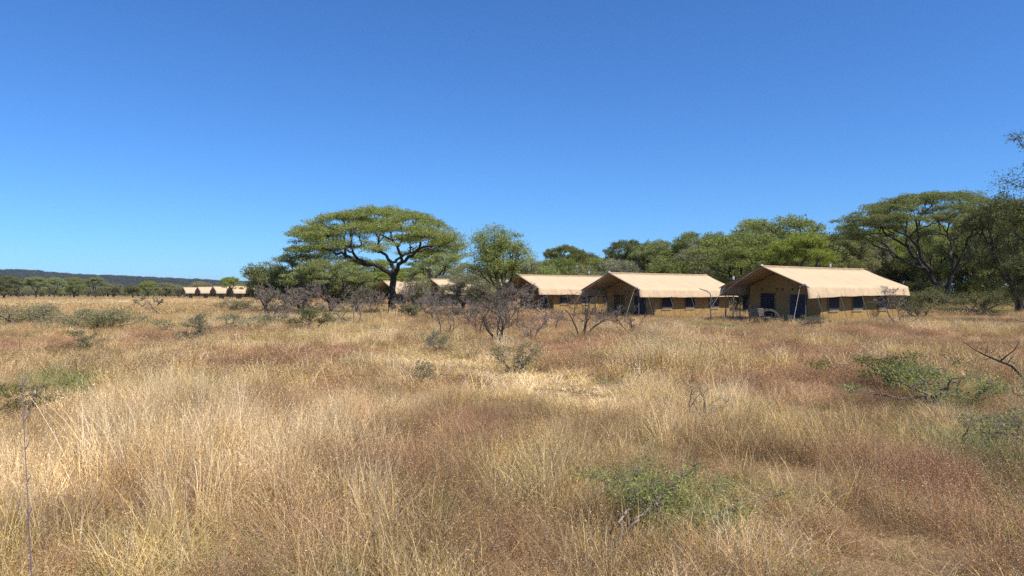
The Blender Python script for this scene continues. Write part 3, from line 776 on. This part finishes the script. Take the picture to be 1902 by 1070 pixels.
# bent lamp pole before the second tent
Y = 51.5; x = at(1320, Y); zb = gz(x, Y)
r = thing('bent_pole', 'dark pole with a bent top leaning left before the second tent roof', 'pole', (x, Y, zb))
m = MB(); s = Y / F
m.tube([(0, 0, -.1), (0, 0, 1.85), (-.06, 0, 1.98), (-.3, 0, 2.15), (-.78, .05, 2.3)], [.04, .035, .035, .035, .03], 6); m.build('shaft', M['pole'], r)
# vent pipes behind the tents
def vent(label, px, Y, ytop):
    x = at(px, Y); z0 = gz(x, Y); h = (HY - ytop) / F * Y + CH - z0
    r = thing('vent_pipe', label, 'pipe', (x, Y, z0), 0, 'slim pipes standing behind the tents')
    m = MB(); m.tube([(0, 0, -.1), (0, 0, h - .25)], .055, 8); m.build('pipe', M['pole'], r)
    m = MB(); m.tube([(0, 0, h - .25), (0, 0, h)], .085, 8); m.build('cap', M['white'], r)
vent('slim vent pipe with pale cap between the two nearest tents', 1362, 55, 513)
vent('small vent pipe rising behind the third tent roof', 1094, 83, 504)
vent('pale cap of a vent pipe just above the ridge of the nearest tent', 1542, 57, 490)

# ------------------------------------------------------------------ left tree line and far wood
LG = 'acacias along the far left tree line'
for key, lab, px, yt, Y, w in [
    ('umbrella_a', 'dark flat-topped acacia with a clear trunk, first of the line near the left edge', 67, 512, 228, 52),
    ('umbrella_c', 'forked acacia right of the clear-trunked one in the far left line', 101, 513, 232, 42),
    ('layered_a', 'full round-topped acacia third in the far left line', 137, 512, 240, 48),
    ('umbrella_a', 'flat-topped acacia that stands highest over the middle of the far left line', 178, 512, 245, 46),
    ('layered_c', 'dark acacia cut by the left edge in the far line', 8, 510, 235, 50),
    ('umbrella_b', 'dull acacia between the left edge and the clear-trunked one', 34, 515, 250, 40),
    ('bushy_a', 'greyish rounded tree right of the highest one in the far left line', 212, 524, 250, 40),
    ('bushy_c', 'dark low tree in the middle of the far left line', 246, 527, 245, 38),
    ('umbrella_c', 'small flat acacia right of the dark low tree in the far left line', 276, 520, 260, 40),
    ('layered_b', 'olive tree left of the last far tent', 308, 524, 265, 42),
    ('bushy_a', 'grey-olive bush tree touching the last far tent', 333, 530, 250, 30),
    ('layered_b', 'low olive tree behind the far tents', 372, 522, 270, 50),
    ]:
    from_px(key, 'umbrella_acacia' if 'umb' in key else 'thorn_tree', lab, 'tree', px, yt, Y, w, LG)

def instancer(name, protos, pts, rot, scl, idx, tint=None, label=None, cat=None, real=False):
    """one object whose points carry copies of a few small meshes (ground cover and far wood)"""
    col = bpy.data.collections.new(name + '_sources')
    for k, me in enumerate(protos):
        o = bpy.data.objects.new('%s_source_%02d' % (name, k), me); col.objects.link(o)
    me = bpy.data.meshes.new(name); n = len(pts)
    me.vertices.add(n); me.vertices.foreach_set('co', np.asarray(pts, np.float32).ravel())
    def attr(nm, typ, dat, fld):
        a = me.attributes.new(nm, typ, 'POINT'); a.data.foreach_set(fld, np.ascontiguousarray(dat).ravel())
    attr('rot', 'FLOAT_VECTOR', np.asarray(rot, np.float32), 'vector'); attr('scl', 'FLOAT_VECTOR', np.asarray(scl, np.float32), 'vector')
    attr('idx', 'INT', np.asarray(idx, np.int32), 'value')
    if tint is not None: attr('tint', 'FLOAT_VECTOR', np.asarray(tint, np.float32), 'vector')
    ob = place(name, me); tag(ob, label, cat, None, 'stuff')
    ng = bpy.data.node_groups.new(name + '_scatter', 'GeometryNodeTree')
    ng.interface.new_socket('Geometry', in_out='INPUT', socket_type='NodeSocketGeometry')
    ng.interface.new_socket('Geometry', in_out='OUTPUT', socket_type='NodeSocketGeometry')
    gi = ng.nodes.new('NodeGroupInput'); go = ng.nodes.new('NodeGroupOutput')
    ip = ng.nodes.new('GeometryNodeInstanceOnPoints'); ci = ng.nodes.new('GeometryNodeCollectionInfo')
    ci.inputs['Collection'].default_value = col; ci.inputs['Separate Children'].default_value = True; ci.inputs['Reset Children'].default_value = True
    def na(nm, typ):
        a = ng.nodes.new('GeometryNodeInputNamedAttribute'); a.data_type = typ; a.inputs['Name'].default_value = nm; return a.outputs['Attribute']
    e2r = ng.nodes.new('FunctionNodeEulerToRotation')
    ng.links.new(na('rot', 'FLOAT_VECTOR'), e2r.inputs[0]); ng.links.new(e2r.outputs[0], ip.inputs['Rotation'])
    ng.links.new(na('scl', 'FLOAT_VECTOR'), ip.inputs['Scale']); ng.links.new(na('idx', 'INT'), ip.inputs['Instance Index'])
    ip.inputs['Pick Instance'].default_value = True
    ng.links.new(gi.outputs[0], ip.inputs['Points']); ng.links.new(ci.outputs[0], ip.inputs['Instance'])
    if real:
        rz_ = ng.nodes.new('GeometryNodeRealizeInstances'); ng.links.new(ip.outputs[0], rz_.inputs[0]); ng.links.new(rz_.outputs[0], go.inputs[0])
    else: ng.links.new(ip.outputs[0], go.inputs[0])
    md = ob.modifiers.new('scatter', 'NODES'); md.node_group = ng
    return ob

# far tree blobs: a small low mesh tree for the wood and the hill
def small_tree(seed, lm, flat=.6):
    rng = np.random.RandomState(seed)
    T = umbrella_targets(rng, 12, 2.6, 2.6, 4.6, 1.2, thick=1.3)
    t, c = tree_meshes('small_tree', seed, T, 1.6, .08, 1.15, .7, 900, .55, M['bark'], lm, twigs=0, stems=1)
    # join the two meshes into one with two materials
    nv = len(t.vertices); V = np.zeros(nv * 3, np.float32); t.vertices.foreach_get('co', V)
    V2 = np.zeros(len(c.vertices) * 3, np.float32); c.vertices.foreach_get('co', V2)
    ft = np.array([tuple(p.vertices) for p in t.polygons if len(p.vertices) == 4]); fc = np.arange(len(V2) // 3).reshape(-1, 4) + nv
    me = make_mesh('small_tree', np.concatenate([V.reshape(-1, 3), V2.reshape(-1, 3)]), [np.concatenate([ft, fc])], [M['bark'], lm])
    mi = np.zeros(len(me.polygons), np.int32); mi[len(ft):] = 1; me.polygons.foreach_set('material_index', mi)
    return me
ST = [small_tree(1, M['leaf']), small_tree(2, M['leaf_olive']), small_tree(3, M['leaf_dark']), small_tree(4, M['leaf_grey'])]
HT = [small_tree(5, M['leaf_hill_hazed']), small_tree(6, M['leaf_hill_hazed'])]
rs = np.random.RandomState(77)
n = 4200
u = rs.uniform(-.80, .12, n); Yf = 340 + (1300 - 340) * rs.rand(n) ** 1.35
Xf = u * Yf
keep = (fbm(Xf / 60 + 9, Yf / 60 + 2, 3) > .40)
Xf, Yf = Xf[keep], Yf[keep]; n = len(Xf)
s = rs.uniform(.6, 1.35, n) * np.where(rs.rand(n) < .25, .6, 1)
instancer('far_woodland', ST, np.stack([Xf, Yf, Xf * 0], 1), np.stack([Xf * 0, Xf * 0, rs.rand(n) * 6.28], 1), np.stack([s * 1.15, s * 1.15, s * rs.uniform(.8, 1.15, n)], 1),
          rs.choice(4, n, p=[.12, .22, .33, .33]), None, 'distant band of mixed bush and acacia wood below the hills', 'woodland')
rs = np.random.RandomState(78)

# ------------------------------------------------------------------ hills
def hill_h(x, y):
    u = x / y
    crest = np.interp(u, [-1.2, -.694, -.62, -.55, -.45, -.36, -.2, 0, .4], [80, 65, 58, 51, 39, 29, 14, 2, 0])
    return crest * sstep(1500, 2500, y) * (1 + .34 * (fbm(x / 200, y / 240, 4) - .5))
mb = MB()
us = np.linspace(-1.25, .45, 130); ys = np.concatenate([np.linspace(1450, 2600, 34), np.linspace(2700, 3300, 8)])
G = np.zeros((len(us), len(ys), 3))
for j, y in enumerate(ys):
    G[:, j, 0] = us * y; G[:, j, 1] = y; G[:, j, 2] = hill_h(us * y, np.full(len(us), y)) - .5
mb.sheet(G); tag(mb.build('hills', M['hill'], None, True), 'low wooded ridge falling from left to right along the horizon', 'hill', None, 'structure')
n = 9000
u = rs.uniform(-.85, .1, n); y = 1500 + 1030 * rs.rand(n) ** .8; x = u * y
s = rs.uniform(1.3, 2.6, n)
instancer('hill_woodland', HT, np.stack([x, y, hill_h(x, y) - .8], 1), np.stack([x * 0, x * 0, rs.rand(n) * 6.28], 1), np.stack([s * 1.7, s * 1.7, s], 1),
          rs.choice([0, 1], n), None, 'dark bush covering the distant ridge', 'woodland')

# ------------------------------------------------------------------ ground
g1 = np.sinh(np.linspace(-6.2, 6.2, 221)); xs = g1 / g1.max() * 7000
g2 = np.sinh(np.linspace(0, 6.6, 200)); ys = -30 + g2 / g2.max() * 7000
xx, yy = np.meshgrid(xs, ys, indexing='ij')
mb = MB(); mb.sheet(np.stack([xx, yy, ground_z(xx, yy)], -1))
gr = mb.build('ground', M['ground'], None, True); tag(gr, 'dry savanna soil with straw litter', 'ground', None, 'structure')

# ------------------------------------------------------------------ grass
def strips(rng, n, R, h, w, lean, bend, seg=3, droop=0.0, hvar=.35, base_pow=.6):
    """n blades: tapered ribbons"""
    a = rng.rand(n) * 2 * PI; r = R * rng.rand(n) ** base_pow
    B = np.stack([r * np.cos(a), r * np.sin(a), np.full(n, -.03)], 1)
    H = h * (1 + hvar * rng.uniform(-1, 1, n))
    da = rng.rand(n) * 2 * PI; ln = lean * np.abs(rng.normal(0, 1, n)); bd = bend * rng.uniform(.2, 1, n)
    D = np.stack([np.cos(da), np.sin(da)], 1)
    wa = rng.rand(n) * PI; Wd = np.stack([np.cos(wa), np.sin(wa), 0 * wa], 1)
    Vs = []; t = np.linspace(0, 1, seg + 1)
    for i, tt in enumerate(t):
        hor = ln * tt + bd * tt ** 2.2
        z = H * tt * (1 - .35 * np.minimum(hor, 1.2) ** 2) - droop * H * tt ** 4
        C = B + np.concatenate([D * (hor * H)[:, None], z[:, None]], 1)
        ww = w * (1 - .75 * tt ** 1.5) * .5
        if i < seg: Vs.append(C - Wd * ww); Vs.append(C + Wd * ww)
        else: Vs.append(C)
    V = np.stack(Vs, 1); k = V.shape[1]; base = (np.arange(n) * k)[:, None]
    q = []
    for i in range(seg - 1): q.append(base + np.array([[2 * i, 2 * i + 1, 2 * i + 3, 2 * i + 2]]))
    tr = base + np.array([[2 * seg - 2, 2 * seg - 1, 2 * seg]])
    tips = V[:, -1]; dirs = V[:, -1] - V[:, -2]
    return V.reshape(-1, 3), np.concatenate(q), tr, tips, dirs
def tuft(seed, parts, flecks=None, heads=None, mt='grass'):
    rng = np.random.RandomState(seed); VV = []; Q = []; Tr = []; off = 0
    for p in parts:
        V, q, t, tips, dirs = strips(rng, **p); VV.append(V); Q.append(q + off); Tr.append(t + off); off += len(V)
        if heads and p.get('h', 0) > heads[0]:
            nh, size, hasp = heads[1:]
            for k in range(nh):
                m = len(tips); P0 = tips - dirs * (k / nh) * rng.uniform(.5, .9, m)[:, None] + rng.normal(0, size * .5, (m, 3))
                d = unit_rows(dirs + rng.normal(0, .5, (m, 3)) * np.linalg.norm(dirs, axis=1)[:, None]); s_ = np.cross(d, rng.normal(0, 1, (m, 3))); s_ = unit_rows(s_)
                ql = size * rng.uniform(.6, 1.5, m)[:, None]
                v = np.stack([P0 - d * ql, P0 + s_ * ql * hasp, P0 + d * ql, P0 - s_ * ql * hasp], 1).reshape(-1, 3)
                VV.append(v); Q.append(np.arange(len(v)).reshape(-1, 4) + off); off += len(v)
    if flecks:
        n, R, z0, z1, size = flecks
        a = rng.rand(n) * 2 * PI; r = R * rng.rand(n) ** .5
        P0 = np.stack([r * np.cos(a), r * np.sin(a), z0 + (z1 - z0) * rng.rand(n) ** .7], 1)
        d = unit_rows(rng.normal(0, 1, (n, 3))); s_ = unit_rows(np.cross(d, rng.normal(0, 1, (n, 3)))); ql = size * rng.uniform(.5, 1.5, n)[:, None]
        v = np.stack([P0 - d * ql, P0 + s_ * ql * .4, P0 + d * ql, P0 - s_ * ql * .4], 1).reshape(-1, 3)
        VV.append(v); Q.append(np.arange(len(v)).reshape(-1, 4) + off); off += len(v)
    return make_mesh('tuft', np.concatenate(VV), [np.concatenate(Q), np.concatenate(Tr)], [M[mt]])
def unit_rows(v): return v / (np.linalg.norm(v, axis=1)[:, None] + 1e-9)

def gold(seed, n, R, h, w, heads=True, mt='grass'):
    k = dict(R=R, lean=.24, bend=.38, w=w)
    hd = (h * .8, 3, .009, .16) if w < .006 else (h * .8, 3, w * 1.6, .25)
    return tuft(seed, [dict(n=int(n * .6), h=h, **k), dict(n=int(n * .4), R=R * 1.2, h=h * .6, w=w * 1.25, lean=.4, bend=.5),
                       dict(n=int(n * .35), R=R * 1.5, h=h * .3, w=w * 1.5, lean=.8, bend=.6)],
                heads=hd if heads else None, mt=mt)
def herb(seed, n, R, h, w, nf, fs, mt='grass'):
    return tuft(seed, [dict(n=n, R=R, h=h, w=w, lean=.35, bend=.25), dict(n=n, R=R, h=h * .6, w=w, lean=.7, bend=.3)],
                flecks=(nf, R * 1.25, h * .12, h * .98, fs), heads=(h * .8, 3, fs, .3), mt=mt)
def green(seed, n, R, h, w, mt='grass'):
    return tuft(seed, [dict(n=n, R=R, h=h, w=w, lean=.35, bend=.6), dict(n=n, R=R, h=h * .5, w=w * 1.2, lean=.8, bend=.6)], mt=mt)
def straw(seed, mt='grass'):
    return tuft(seed, [dict(n=6, R=.10, h=.62, w=.0044, lean=.22, bend=.45, seg=4)], heads=(.5, 4, .010, .16), mt=mt)
gold_near = [gold(300 + k, 52, .10, .50, .0041, True, 'grass_near') for k in range(7)] + [straw(390 + k, 'grass_near') for k in range(4)]
herb_near = [herb(330 + k, 28, .16, .50, .0024, 210, .0052, 'herb_near') for k in range(6)]
green_near = [green(360 + k, 36, .14, .42, .005, 'grass_near') for k in range(4)]
gold_src = [gold(310 + k, 60, .24, .56, .010) for k in range(5)] + [gold(320 + k, 90, 1.1, .6, .03, False) for k in range(3)]
herb_src = [herb(340 + k, 40, .36, .5, .0075, 300, .013) for k in range(4)] + [herb(350 + k, 50, 1.1, .48, .025, 420, .035) for k in range(3)]
green_src = [green(370 + k, 45, .34, .42, .013) for k in range(3)] + [green(380 + k, 60, 1.1, .42, .035) for k in range(2)]

rs = np.random.RandomState(2024)
def sample(Y0, Y1, dens, margin):
    """uniform points in the strip between two distances, a little wider than the view"""
    w0 = .74 * Y0 + margin; w1 = .74 * Y1 + margin
    n = int(dens * (Y1 - Y0) * (w0 + w1)); y = rs.uniform(Y0, Y1, n * 2); x = rs.uniform(-w1, w1, n * 2)
    k = np.abs(x) < .74 * y + margin; x, y = x[k], y[k]
    m = min(len(x), n); return x[:m], y[:m]
zones = [(1.7, 4.0, 105, 1.8), (4.0, 9.0, 72, 2.0), (9, 15, 40, 2.2), (15, 30, 15, 3), (30, 62, 7.5, 4), (62, 120, 1.05, 6), (120, 300, .62, 8)]
X = []; Yy = []; Z = []
for k, (a, b, d, m) in enumerate(zones):
    x, y = sample(a, b, d, m); X.append(x); Yy.append(y); Z.append(np.full(len(x), k))
X = np.concatenate(X); Yy = np.concatenate(Yy); Z = np.concatenate(Z)
lod = np.where(Z <= 2, 0, np.where(Z <= 4, 1, 2))

# picture-derived map of what grows where (px of the photo -> metres on the ground)
def blob(px, py, rx, ry):
    """soft disc on the ground; py is where the grass tops are seen"""
    d = max(py - HY, 6); Y = (CH - .45) * F / d; x = at(px, Y)
    Ya = (CH - .45) * F / (d + ry); Yb = (CH - .45) * F / max(d - ry, 5)
    ryw = (Yb - Ya) / 2; Yc = (Ya + Yb) / 2; rxw = rx / F * Yc
    wob = 1 + .5 * (fbm(X / (rxw * .7 + .3) + px, Yy / (ryw * .7 + .3), 3) - .5) * 2
    q = ((X - at(px, Yc)) / rxw) ** 2 + ((Yy - Yc) / ryw) ** 2
    return np.exp(-q * wob)
def field(lst):
    f = np.zeros(len(X))
    for b in lst: f = np.maximum(f, blob(*b[:4]) * (b[4] if len(b) > 4 else 1))
    return f
fRed = field([(90, 625, 140, 22), (330, 615, 150, 20), (520, 655, 170, 28), (620, 640, 120, 22), (680, 850, 170, 90), (870, 760, 130, 60, .8), (520, 700, 130, 30, .8),
              (1480, 640, 160, 24), (1480, 690, 150, 28), (1300, 610, 170, 16), (1760, 850, 160, 70), (1820, 640, 100, 25, .8), (1560, 930, 160, 60, .7), (350, 770, 90, 35, .8),
              (900, 660, 150, 18, .8), (1080, 630, 200, 20, .9), (1000, 590, 220, 12, .9), (1700, 610, 200, 14, .9), (1000, 960, 220, 60, .6), (330, 880, 110, 40, .8), (480, 930, 100, 50, .7), (150, 950, 110, 40, .6), (300, 610, 120, 14), (1650, 700, 110, 40, .9), (1850, 950, 90, 80, .8), (720, 1000, 130, 60, .4)])
fGold = field([(130, 830, 150, 40), (250, 810, 90, 35), (430, 800, 60, 60), (620, 800, 120, 50, .8), (340, 705, 110, 22), (640, 620, 150, 16), (760, 650, 110, 16), (1000, 690, 160, 18), (900, 630, 130, 14, .6),
               (1230, 650, 120, 24), (1180, 700, 120, 26), (1300, 720, 120, 25), (1400, 780, 130, 35, .6), (1250, 610, 100, 12), (500, 590, 160, 9), (250, 560, 260, 6), (1830, 600, 120, 7), (380, 900, 140, 60, .3), (560, 960, 160, 70, .35),
               (1100, 900, 90, 70, .7), (1350, 900, 90, 70, .6), (1650, 770, 110, 30, .7), (60, 930, 70, 60, .8), (1200, 780, 120, 30, .7), (800, 930, 120, 50, .5)])
fGreen = field([(50, 700, 90, 22), (200, 700, 70, 16, .7), (1220, 880, 110, 40, .8), (1780, 730, 130, 40, .8), (1820, 820, 110, 50, .7), (620, 600, 60, 10, .8), (1340, 595, 80, 7), (1700, 760, 120, 35, .7), (1430, 870, 60, 60, .6),
                (900, 760, 60, 40, .35), (300, 690, 120, 16, .5), (260, 950, 200, 70, .5), (480, 1000, 160, 60, .4), (1120, 960, 160, 60, .4), (900, 900, 120, 80, .3), (1500, 850, 140, 60, .3), (1840, 575, 120, 5), (640, 575, 60, 5, .6), (80, 990, 120, 50, .3), (700, 960, 90, 50, .4)])
# single tussocks of straw and mounds of twiggy herb
def centres(dens, seed, rlo, rhi, Ymax=64):
    r_ = np.random.RandomState(seed); n_ = int(dens * Ymax * (.74 * Ymax + 5)); y = r_.uniform(1.5, Ymax, n_ * 2); x = r_.uniform(-.74 * Ymax - 4, .74 * Ymax + 4, n_ * 2)
    k_ = np.abs(x) < .74 * y + 3; return x[k_], y[k_], r_.uniform(rlo, rhi, k_.sum()) , r_.rand(k_.sum())
def nearest(cx_, cy_, cr):
    best = np.full(len(X), 9.0); bi = np.zeros(len(X), int)
    for i0 in range(0, len(X), 4000):
        sl = slice(i0, i0 + 4000)
        q = np.sqrt((X[sl, None] - cx_) ** 2 + (Yy[sl, None] - cy_) ** 2) / cr
        bi[sl] = q.argmin(1); best[sl] = q.min(1)
    return best, bi
tcx, tcy, tcr, tcv = centres(.55, 5, .16, .50); mcx, mcy, mcr, mcv = centres(.20, 6, .35, .95)
qt, it = nearest(tcx, tcy, tcr); qm, im = nearest(mcx, mcy, mcr)
inT = np.clip(1.25 - qt, 0, 1); inM = np.clip(1.2 - qm, 0, 1)
nz1 = fbm(X / 1.7 + 11, Yy / 1.7 + 3, 4); nz2 = fbm(X / .6 + 51, Yy / .6 + 31, 3); nz3 = fbm(X / 6 + 5, Yy / 9 + 71, 3)
wR = fRed * 1.15 + .60 + 2.0 * (nz1 - .5) + 1.1 * (nz2 - .5) + .9 * inM
wG = fGold * 1.25 + .50 + 1.4 * (nz3 - .5) + 1.6 * (fbm(X / 1.1 + 91, Yy / 1.1 + 13, 3) - .5) + 1.0 * inT
wE = fGreen * 1.15 + .06 + 1.7 * (fbm(X / 1.6 + 31, Yy / 1.6 + 57, 3) - .5)
g = rs.gumbel(0, np.where(Yy < 14, .30, .20), (3, len(X)))
kind = np.argmax(np.stack([wG + g[0], wR + g[1], wE + g[2]]), 0)
# thinner and shorter on cleared ground
def gblob(px, py, rx, ry, hz_=.05):
    d = max(py - HY, 6); Y = (CH - hz_) * F / d; Ya = (CH - hz_) * F / (d + ry); Yb = (CH - hz_) * F / max(d - ry, 5)
    return np.exp(-(((X - at(px, (Ya + Yb) / 2)) / (rx / F * (Ya + Yb) / 2)) ** 2 + ((Yy - (Ya + Yb) / 2) / ((Yb - Ya) / 2)) ** 2) * (1 + .8 * (nz1 - .5) * 2))
path = np.zeros(len(X))
for b_ in [(790, 668, 70, 11), (850, 676, 90, 13), (930, 690, 90, 13), (1000, 704, 90, 14), (1050, 722, 80, 15), (1110, 742, 80, 15)]: path = np.maximum(path, gblob(*b_))
path = np.clip(path * 1.7, 0, 1)
lowz = np.clip(np.maximum(gblob(930, 730, 260, 60), gblob(820, 700, 160, 40)) * 1.3, 0, 1)
clear = np.maximum(path, field([ (1330, 593, 90, 5), (1240, 590, 60, 4, .8), (250, 560, 300, 4, .4), (1100, 790, 60, 6, .4)]))
tentm = np.zeros(len(X), bool)
for i, (px, Y) in enumerate(tents):
    th = TH if i else math.radians(34.5); dx = X - at(px, Y); dy = Yy - Y
    lx = dx * math.cos(th) + dy * math.sin(th); ly = -dx * math.sin(th) + dy * math.cos(th)
    tentm |= (lx > -.6) & (lx < L + .2) & (np.abs(ly) < 3.0)
gap = sstep(.47, .30, fbm(X / 1.0 + 210, Yy / 1.3 + 17, 3)) * (Yy < 40)
height = (.66 - .08 * sstep(12, 4, Yy)) + .80 * (fbm(X / 2.3 + 3, Yy / 2.3 + 8, 3) - .5) + .30 * fGold * (kind == 0)
height = height * (1 - .30 * sstep(9, 26, Yy))
height = height * (1 + .38 * inT * (kind == 0) + .30 * inM * (kind == 1)) * (1 - .45 * lowz * (1 - path))
height = height * (1 - .78 * clear)
kind = np.where((path > .45) & (rs.rand(len(X)) < .9), 0, kind)
near_t = sstep(40, 52, Yy) * sstep(95, 60, Yy) * sstep(2, 8, X)
height = height * (1 - .30 * near_t)
height = height * np.where(Yy > 90, .85, 1)
height = np.clip(height * (1 + .5 * (Yy < 20) * (nz2 - .4)) * np.where(kind == 1, .85, 1.05) * (1 - .35 * gap), .14, 1.4)
keep = (~tentm) & (rs.rand(len(X)) > .3 * clear) & (rs.rand(len(X)) > .8 * gap)
P3 = np.stack([X, Yy, ground_z(X, Yy)], 1)
n = len(X)
wind = .10 + .16 * fbm(X / 3 + 7, Yy / 3 + 9, 2)
dirw = np.where(X > 0, 2.7, .3) + 1.6 * (fbm(X / 4 + 70, Yy / 4 + 9, 2) - .5)   # tall stems lean together
ox = (X - tcx[it]) / tcr[it] * (inT > .05) * (kind == 0) * .17; oy = (Yy - tcy[it]) / tcr[it] * (inT > .05) * (kind == 0) * .17   # tussocks fan outward
rx = -np.sin(dirw) * wind * 1.0 + rs.normal(0, .10, n) - oy; ry = np.cos(dirw) * wind * -1.0 + rs.normal(0, .10, n) + ox
rot = np.stack([rx, ry, rs.rand(n) * 6.28], 1)
wsc = rs.uniform(.8, 1.3, n)
scl = np.stack([wsc, wsc, height * rs.uniform(.65, 1.3, n) * 1.15], 1)
v = (rs.uniform(.80, 1.2, n) * (.62 + .76 * fbm(X / .8 + 400, Yy / 1.2 + 100, 3)))[:, None]; hue = rs.rand(n)[:, None]; hue2 = fbm(X / 2.2 + 140, Yy / 2.2 + 70, 3)[:, None]
gb = np.clip(fGold[:, None] * .7 + .55 * (inT * (.4 + tcv[it]))[:, None] + path[:, None] + 1.5 * (fbm(X / .9 + 300, Yy / 1.4 + 30, 3)[:, None] - .48), 0, 1)
tg = (np.array([.62, .435, .215]) * (1 - hue) + np.array([.50, .335, .16]) * hue) * (1 - gb) + gb * (np.array([.90, .74, .44]) * (1 - hue) + np.array([.78, .59, .31]) * hue) * (1 - .12 * (hue2 - .5)); tg = tg * (1 - .0 * hue)
yel = np.array([.66, .53, .18]); ky = np.clip((hue2 - .5) * 2.2 + .3 * fGreen[:, None], 0, .42); tg = tg * (1 - ky) + yel * ky
tg = tg * np.array([1.0, .935, .845])
tr_ = np.array([.42, .25, .15]) * (1 - hue) + np.array([.60, .42, .23]) * hue
tr_ = tr_ * (1 - .7 * np.clip(fRed, 0, 1)[:, None]) + np.array([.50, .255, .175]) * (.7 * np.clip(fRed, 0, 1)[:, None])
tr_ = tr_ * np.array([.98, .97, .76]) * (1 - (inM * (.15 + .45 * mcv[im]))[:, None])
te_ = np.array([.24, .27, .085]) * (1 - hue) + np.array([.40, .37, .14]) * hue
names_ = [('dry_grass', gold_near, gold_src, tg, (5, 3), 'tall dry golden grass', 'grass'),
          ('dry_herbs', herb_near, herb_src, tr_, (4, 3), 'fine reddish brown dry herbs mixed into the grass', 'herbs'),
          ('green_grass', green_near, green_src, te_, (3, 2), 'patches of still green grass', 'grass')]
tall = np.clip(fGold * 1.4 + .1, 0, .8)
for k, (nm, near, src, tint, cnt, lab, cat) in enumerate(names_):
    m = keep & (kind == k) & (lod == 0)
    nn = len(near) - (4 if k == 0 else 0)
    idx = np.floor(rs.rand(m.sum()) * nn).astype(int)
    if k == 0: idx = np.where(rs.rand(m.sum()) < .04 + .09 * np.clip(fGold[m], 0, 1), nn + rs.randint(0, 4, m.sum()), idx)
    instancer(nm, near, P3[m], rot[m], scl[m], idx, (tint * v)[m], lab + ' close to the camera', cat, True)
    m = keep & (kind == k) & (lod > 0); base = np.array([0, 0, cnt[0]])[lod[m]]; c = np.array([1, *cnt])[lod[m]]
    idx = base + np.floor(rs.rand(m.sum()) * c).astype(int)
    instancer(nm, src, P3[m], rot[m], scl[m], idx, (tint * v)[m], lab + ' from the middle distance to the tree lines', cat)
print('tufts', keep.sum())

# ------------------------------------------------------------------ air
mb = MB(); mb.box((0, 3400, 74), (14800, 7400, 151)); hz = mb.build('haze', M['ground'])
hm = bpy.data.materials.new('thin_air_haze'); hm.use_nodes = True; hm.node_tree.nodes.clear()
pv = hm.node_tree.nodes.new('ShaderNodeVolumePrincipled'); ho = hm.node_tree.nodes.new('ShaderNodeOutputMaterial')
pv.inputs['Color'].default_value = (.72, .84, 1, 1); pv.inputs['Density'].default_value = HAZE
hm.node_tree.links.new(pv.outputs[0], ho.inputs['Volume']); hz.data.materials.clear(); hz.data.materials.append(hm)
tag(hz, 'thin bluish air over the whole plain', 'haze', None, 'stuff')

# ------------------------------------------------------------------ camera, sky, sun
cam = bpy.data.cameras.new('camera'); co = bpy.data.objects.new('camera', cam); COL.objects.link(co)
cam.sensor_width = 36; cam.lens = 36 * F / 1902; cam.clip_start = .05; cam.clip_end = 20000
co.location = (0, 0, CH + gz(0, 0) * 0); co.rotation_euler = (PI / 2 + math.atan((HY - 535) / F), 0, 0)
scene.camera = co
AZ = math.atan2(.82, -.57); EL = math.radians(52)       # compass-like: x east, y north
sd = Vector((math.sin(AZ) * math.cos(EL), math.cos(AZ) * math.cos(EL), math.sin(EL)))
sun = bpy.data.lights.new('sun', 'SUN'); sun.energy = 5.0; sun.angle = math.radians(.5); sun.color = (1, .945, .86)
so = bpy.data.objects.new('sun', sun); COL.objects.link(so); so.location = (0, 0, 60); so.rotation_euler = sd.to_track_quat('Z', 'Y').to_euler()
w = bpy.data.worlds.new('World'); scene.world = w; w.use_nodes = True
nt = w.node_tree; nt.nodes.clear()
sky = nt.nodes.new('ShaderNodeTexSky'); sky.sky_type = 'NISHITA'; sky.sun_disc = False
sky.sun_elevation = EL; sky.sun_rotation = AZ; sky.air_density = 1.0; sky.dust_density = .4; sky.ozone_density = 3.0; sky.altitude = 800
hs = nt.nodes.new('ShaderNodeHueSaturation'); hs.inputs['Saturation'].default_value = 1.0; hs.inputs['Value'].default_value = 1.0
mu = nt.nodes.new('ShaderNodeMix'); mu.data_type = 'RGBA'; mu.blend_type = 'MULTIPLY'; mu.inputs[0].default_value = 1; mu.inputs[7].default_value = (.47, .90, 1.44, 1)
bg = nt.nodes.new('ShaderNodeBackground'); bg.inputs['Strength'].default_value = .088
ow = nt.nodes.new('ShaderNodeOutputWorld')
nt.links.new(sky.outputs[0], hs.inputs['Color']); nt.links.new(hs.outputs[0], mu.inputs[6]); nt.links.new(mu.outputs[2], bg.inputs[0]); nt.links.new(bg.outputs[0], ow.inputs[0])
vs = scene.view_settings; vs.view_transform = 'Standard'; vs.look = 'None'; vs.gamma = 1; vs.exposure = 0.33; vs.use_curve_mapping = False
scene.cycles.use_denoising = False; scene.cycles.max_bounces = 4; scene.cycles.diffuse_bounces = 2; scene.cycles.transmission_bounces = 3; scene.cycles.transparent_max_bounces = 4
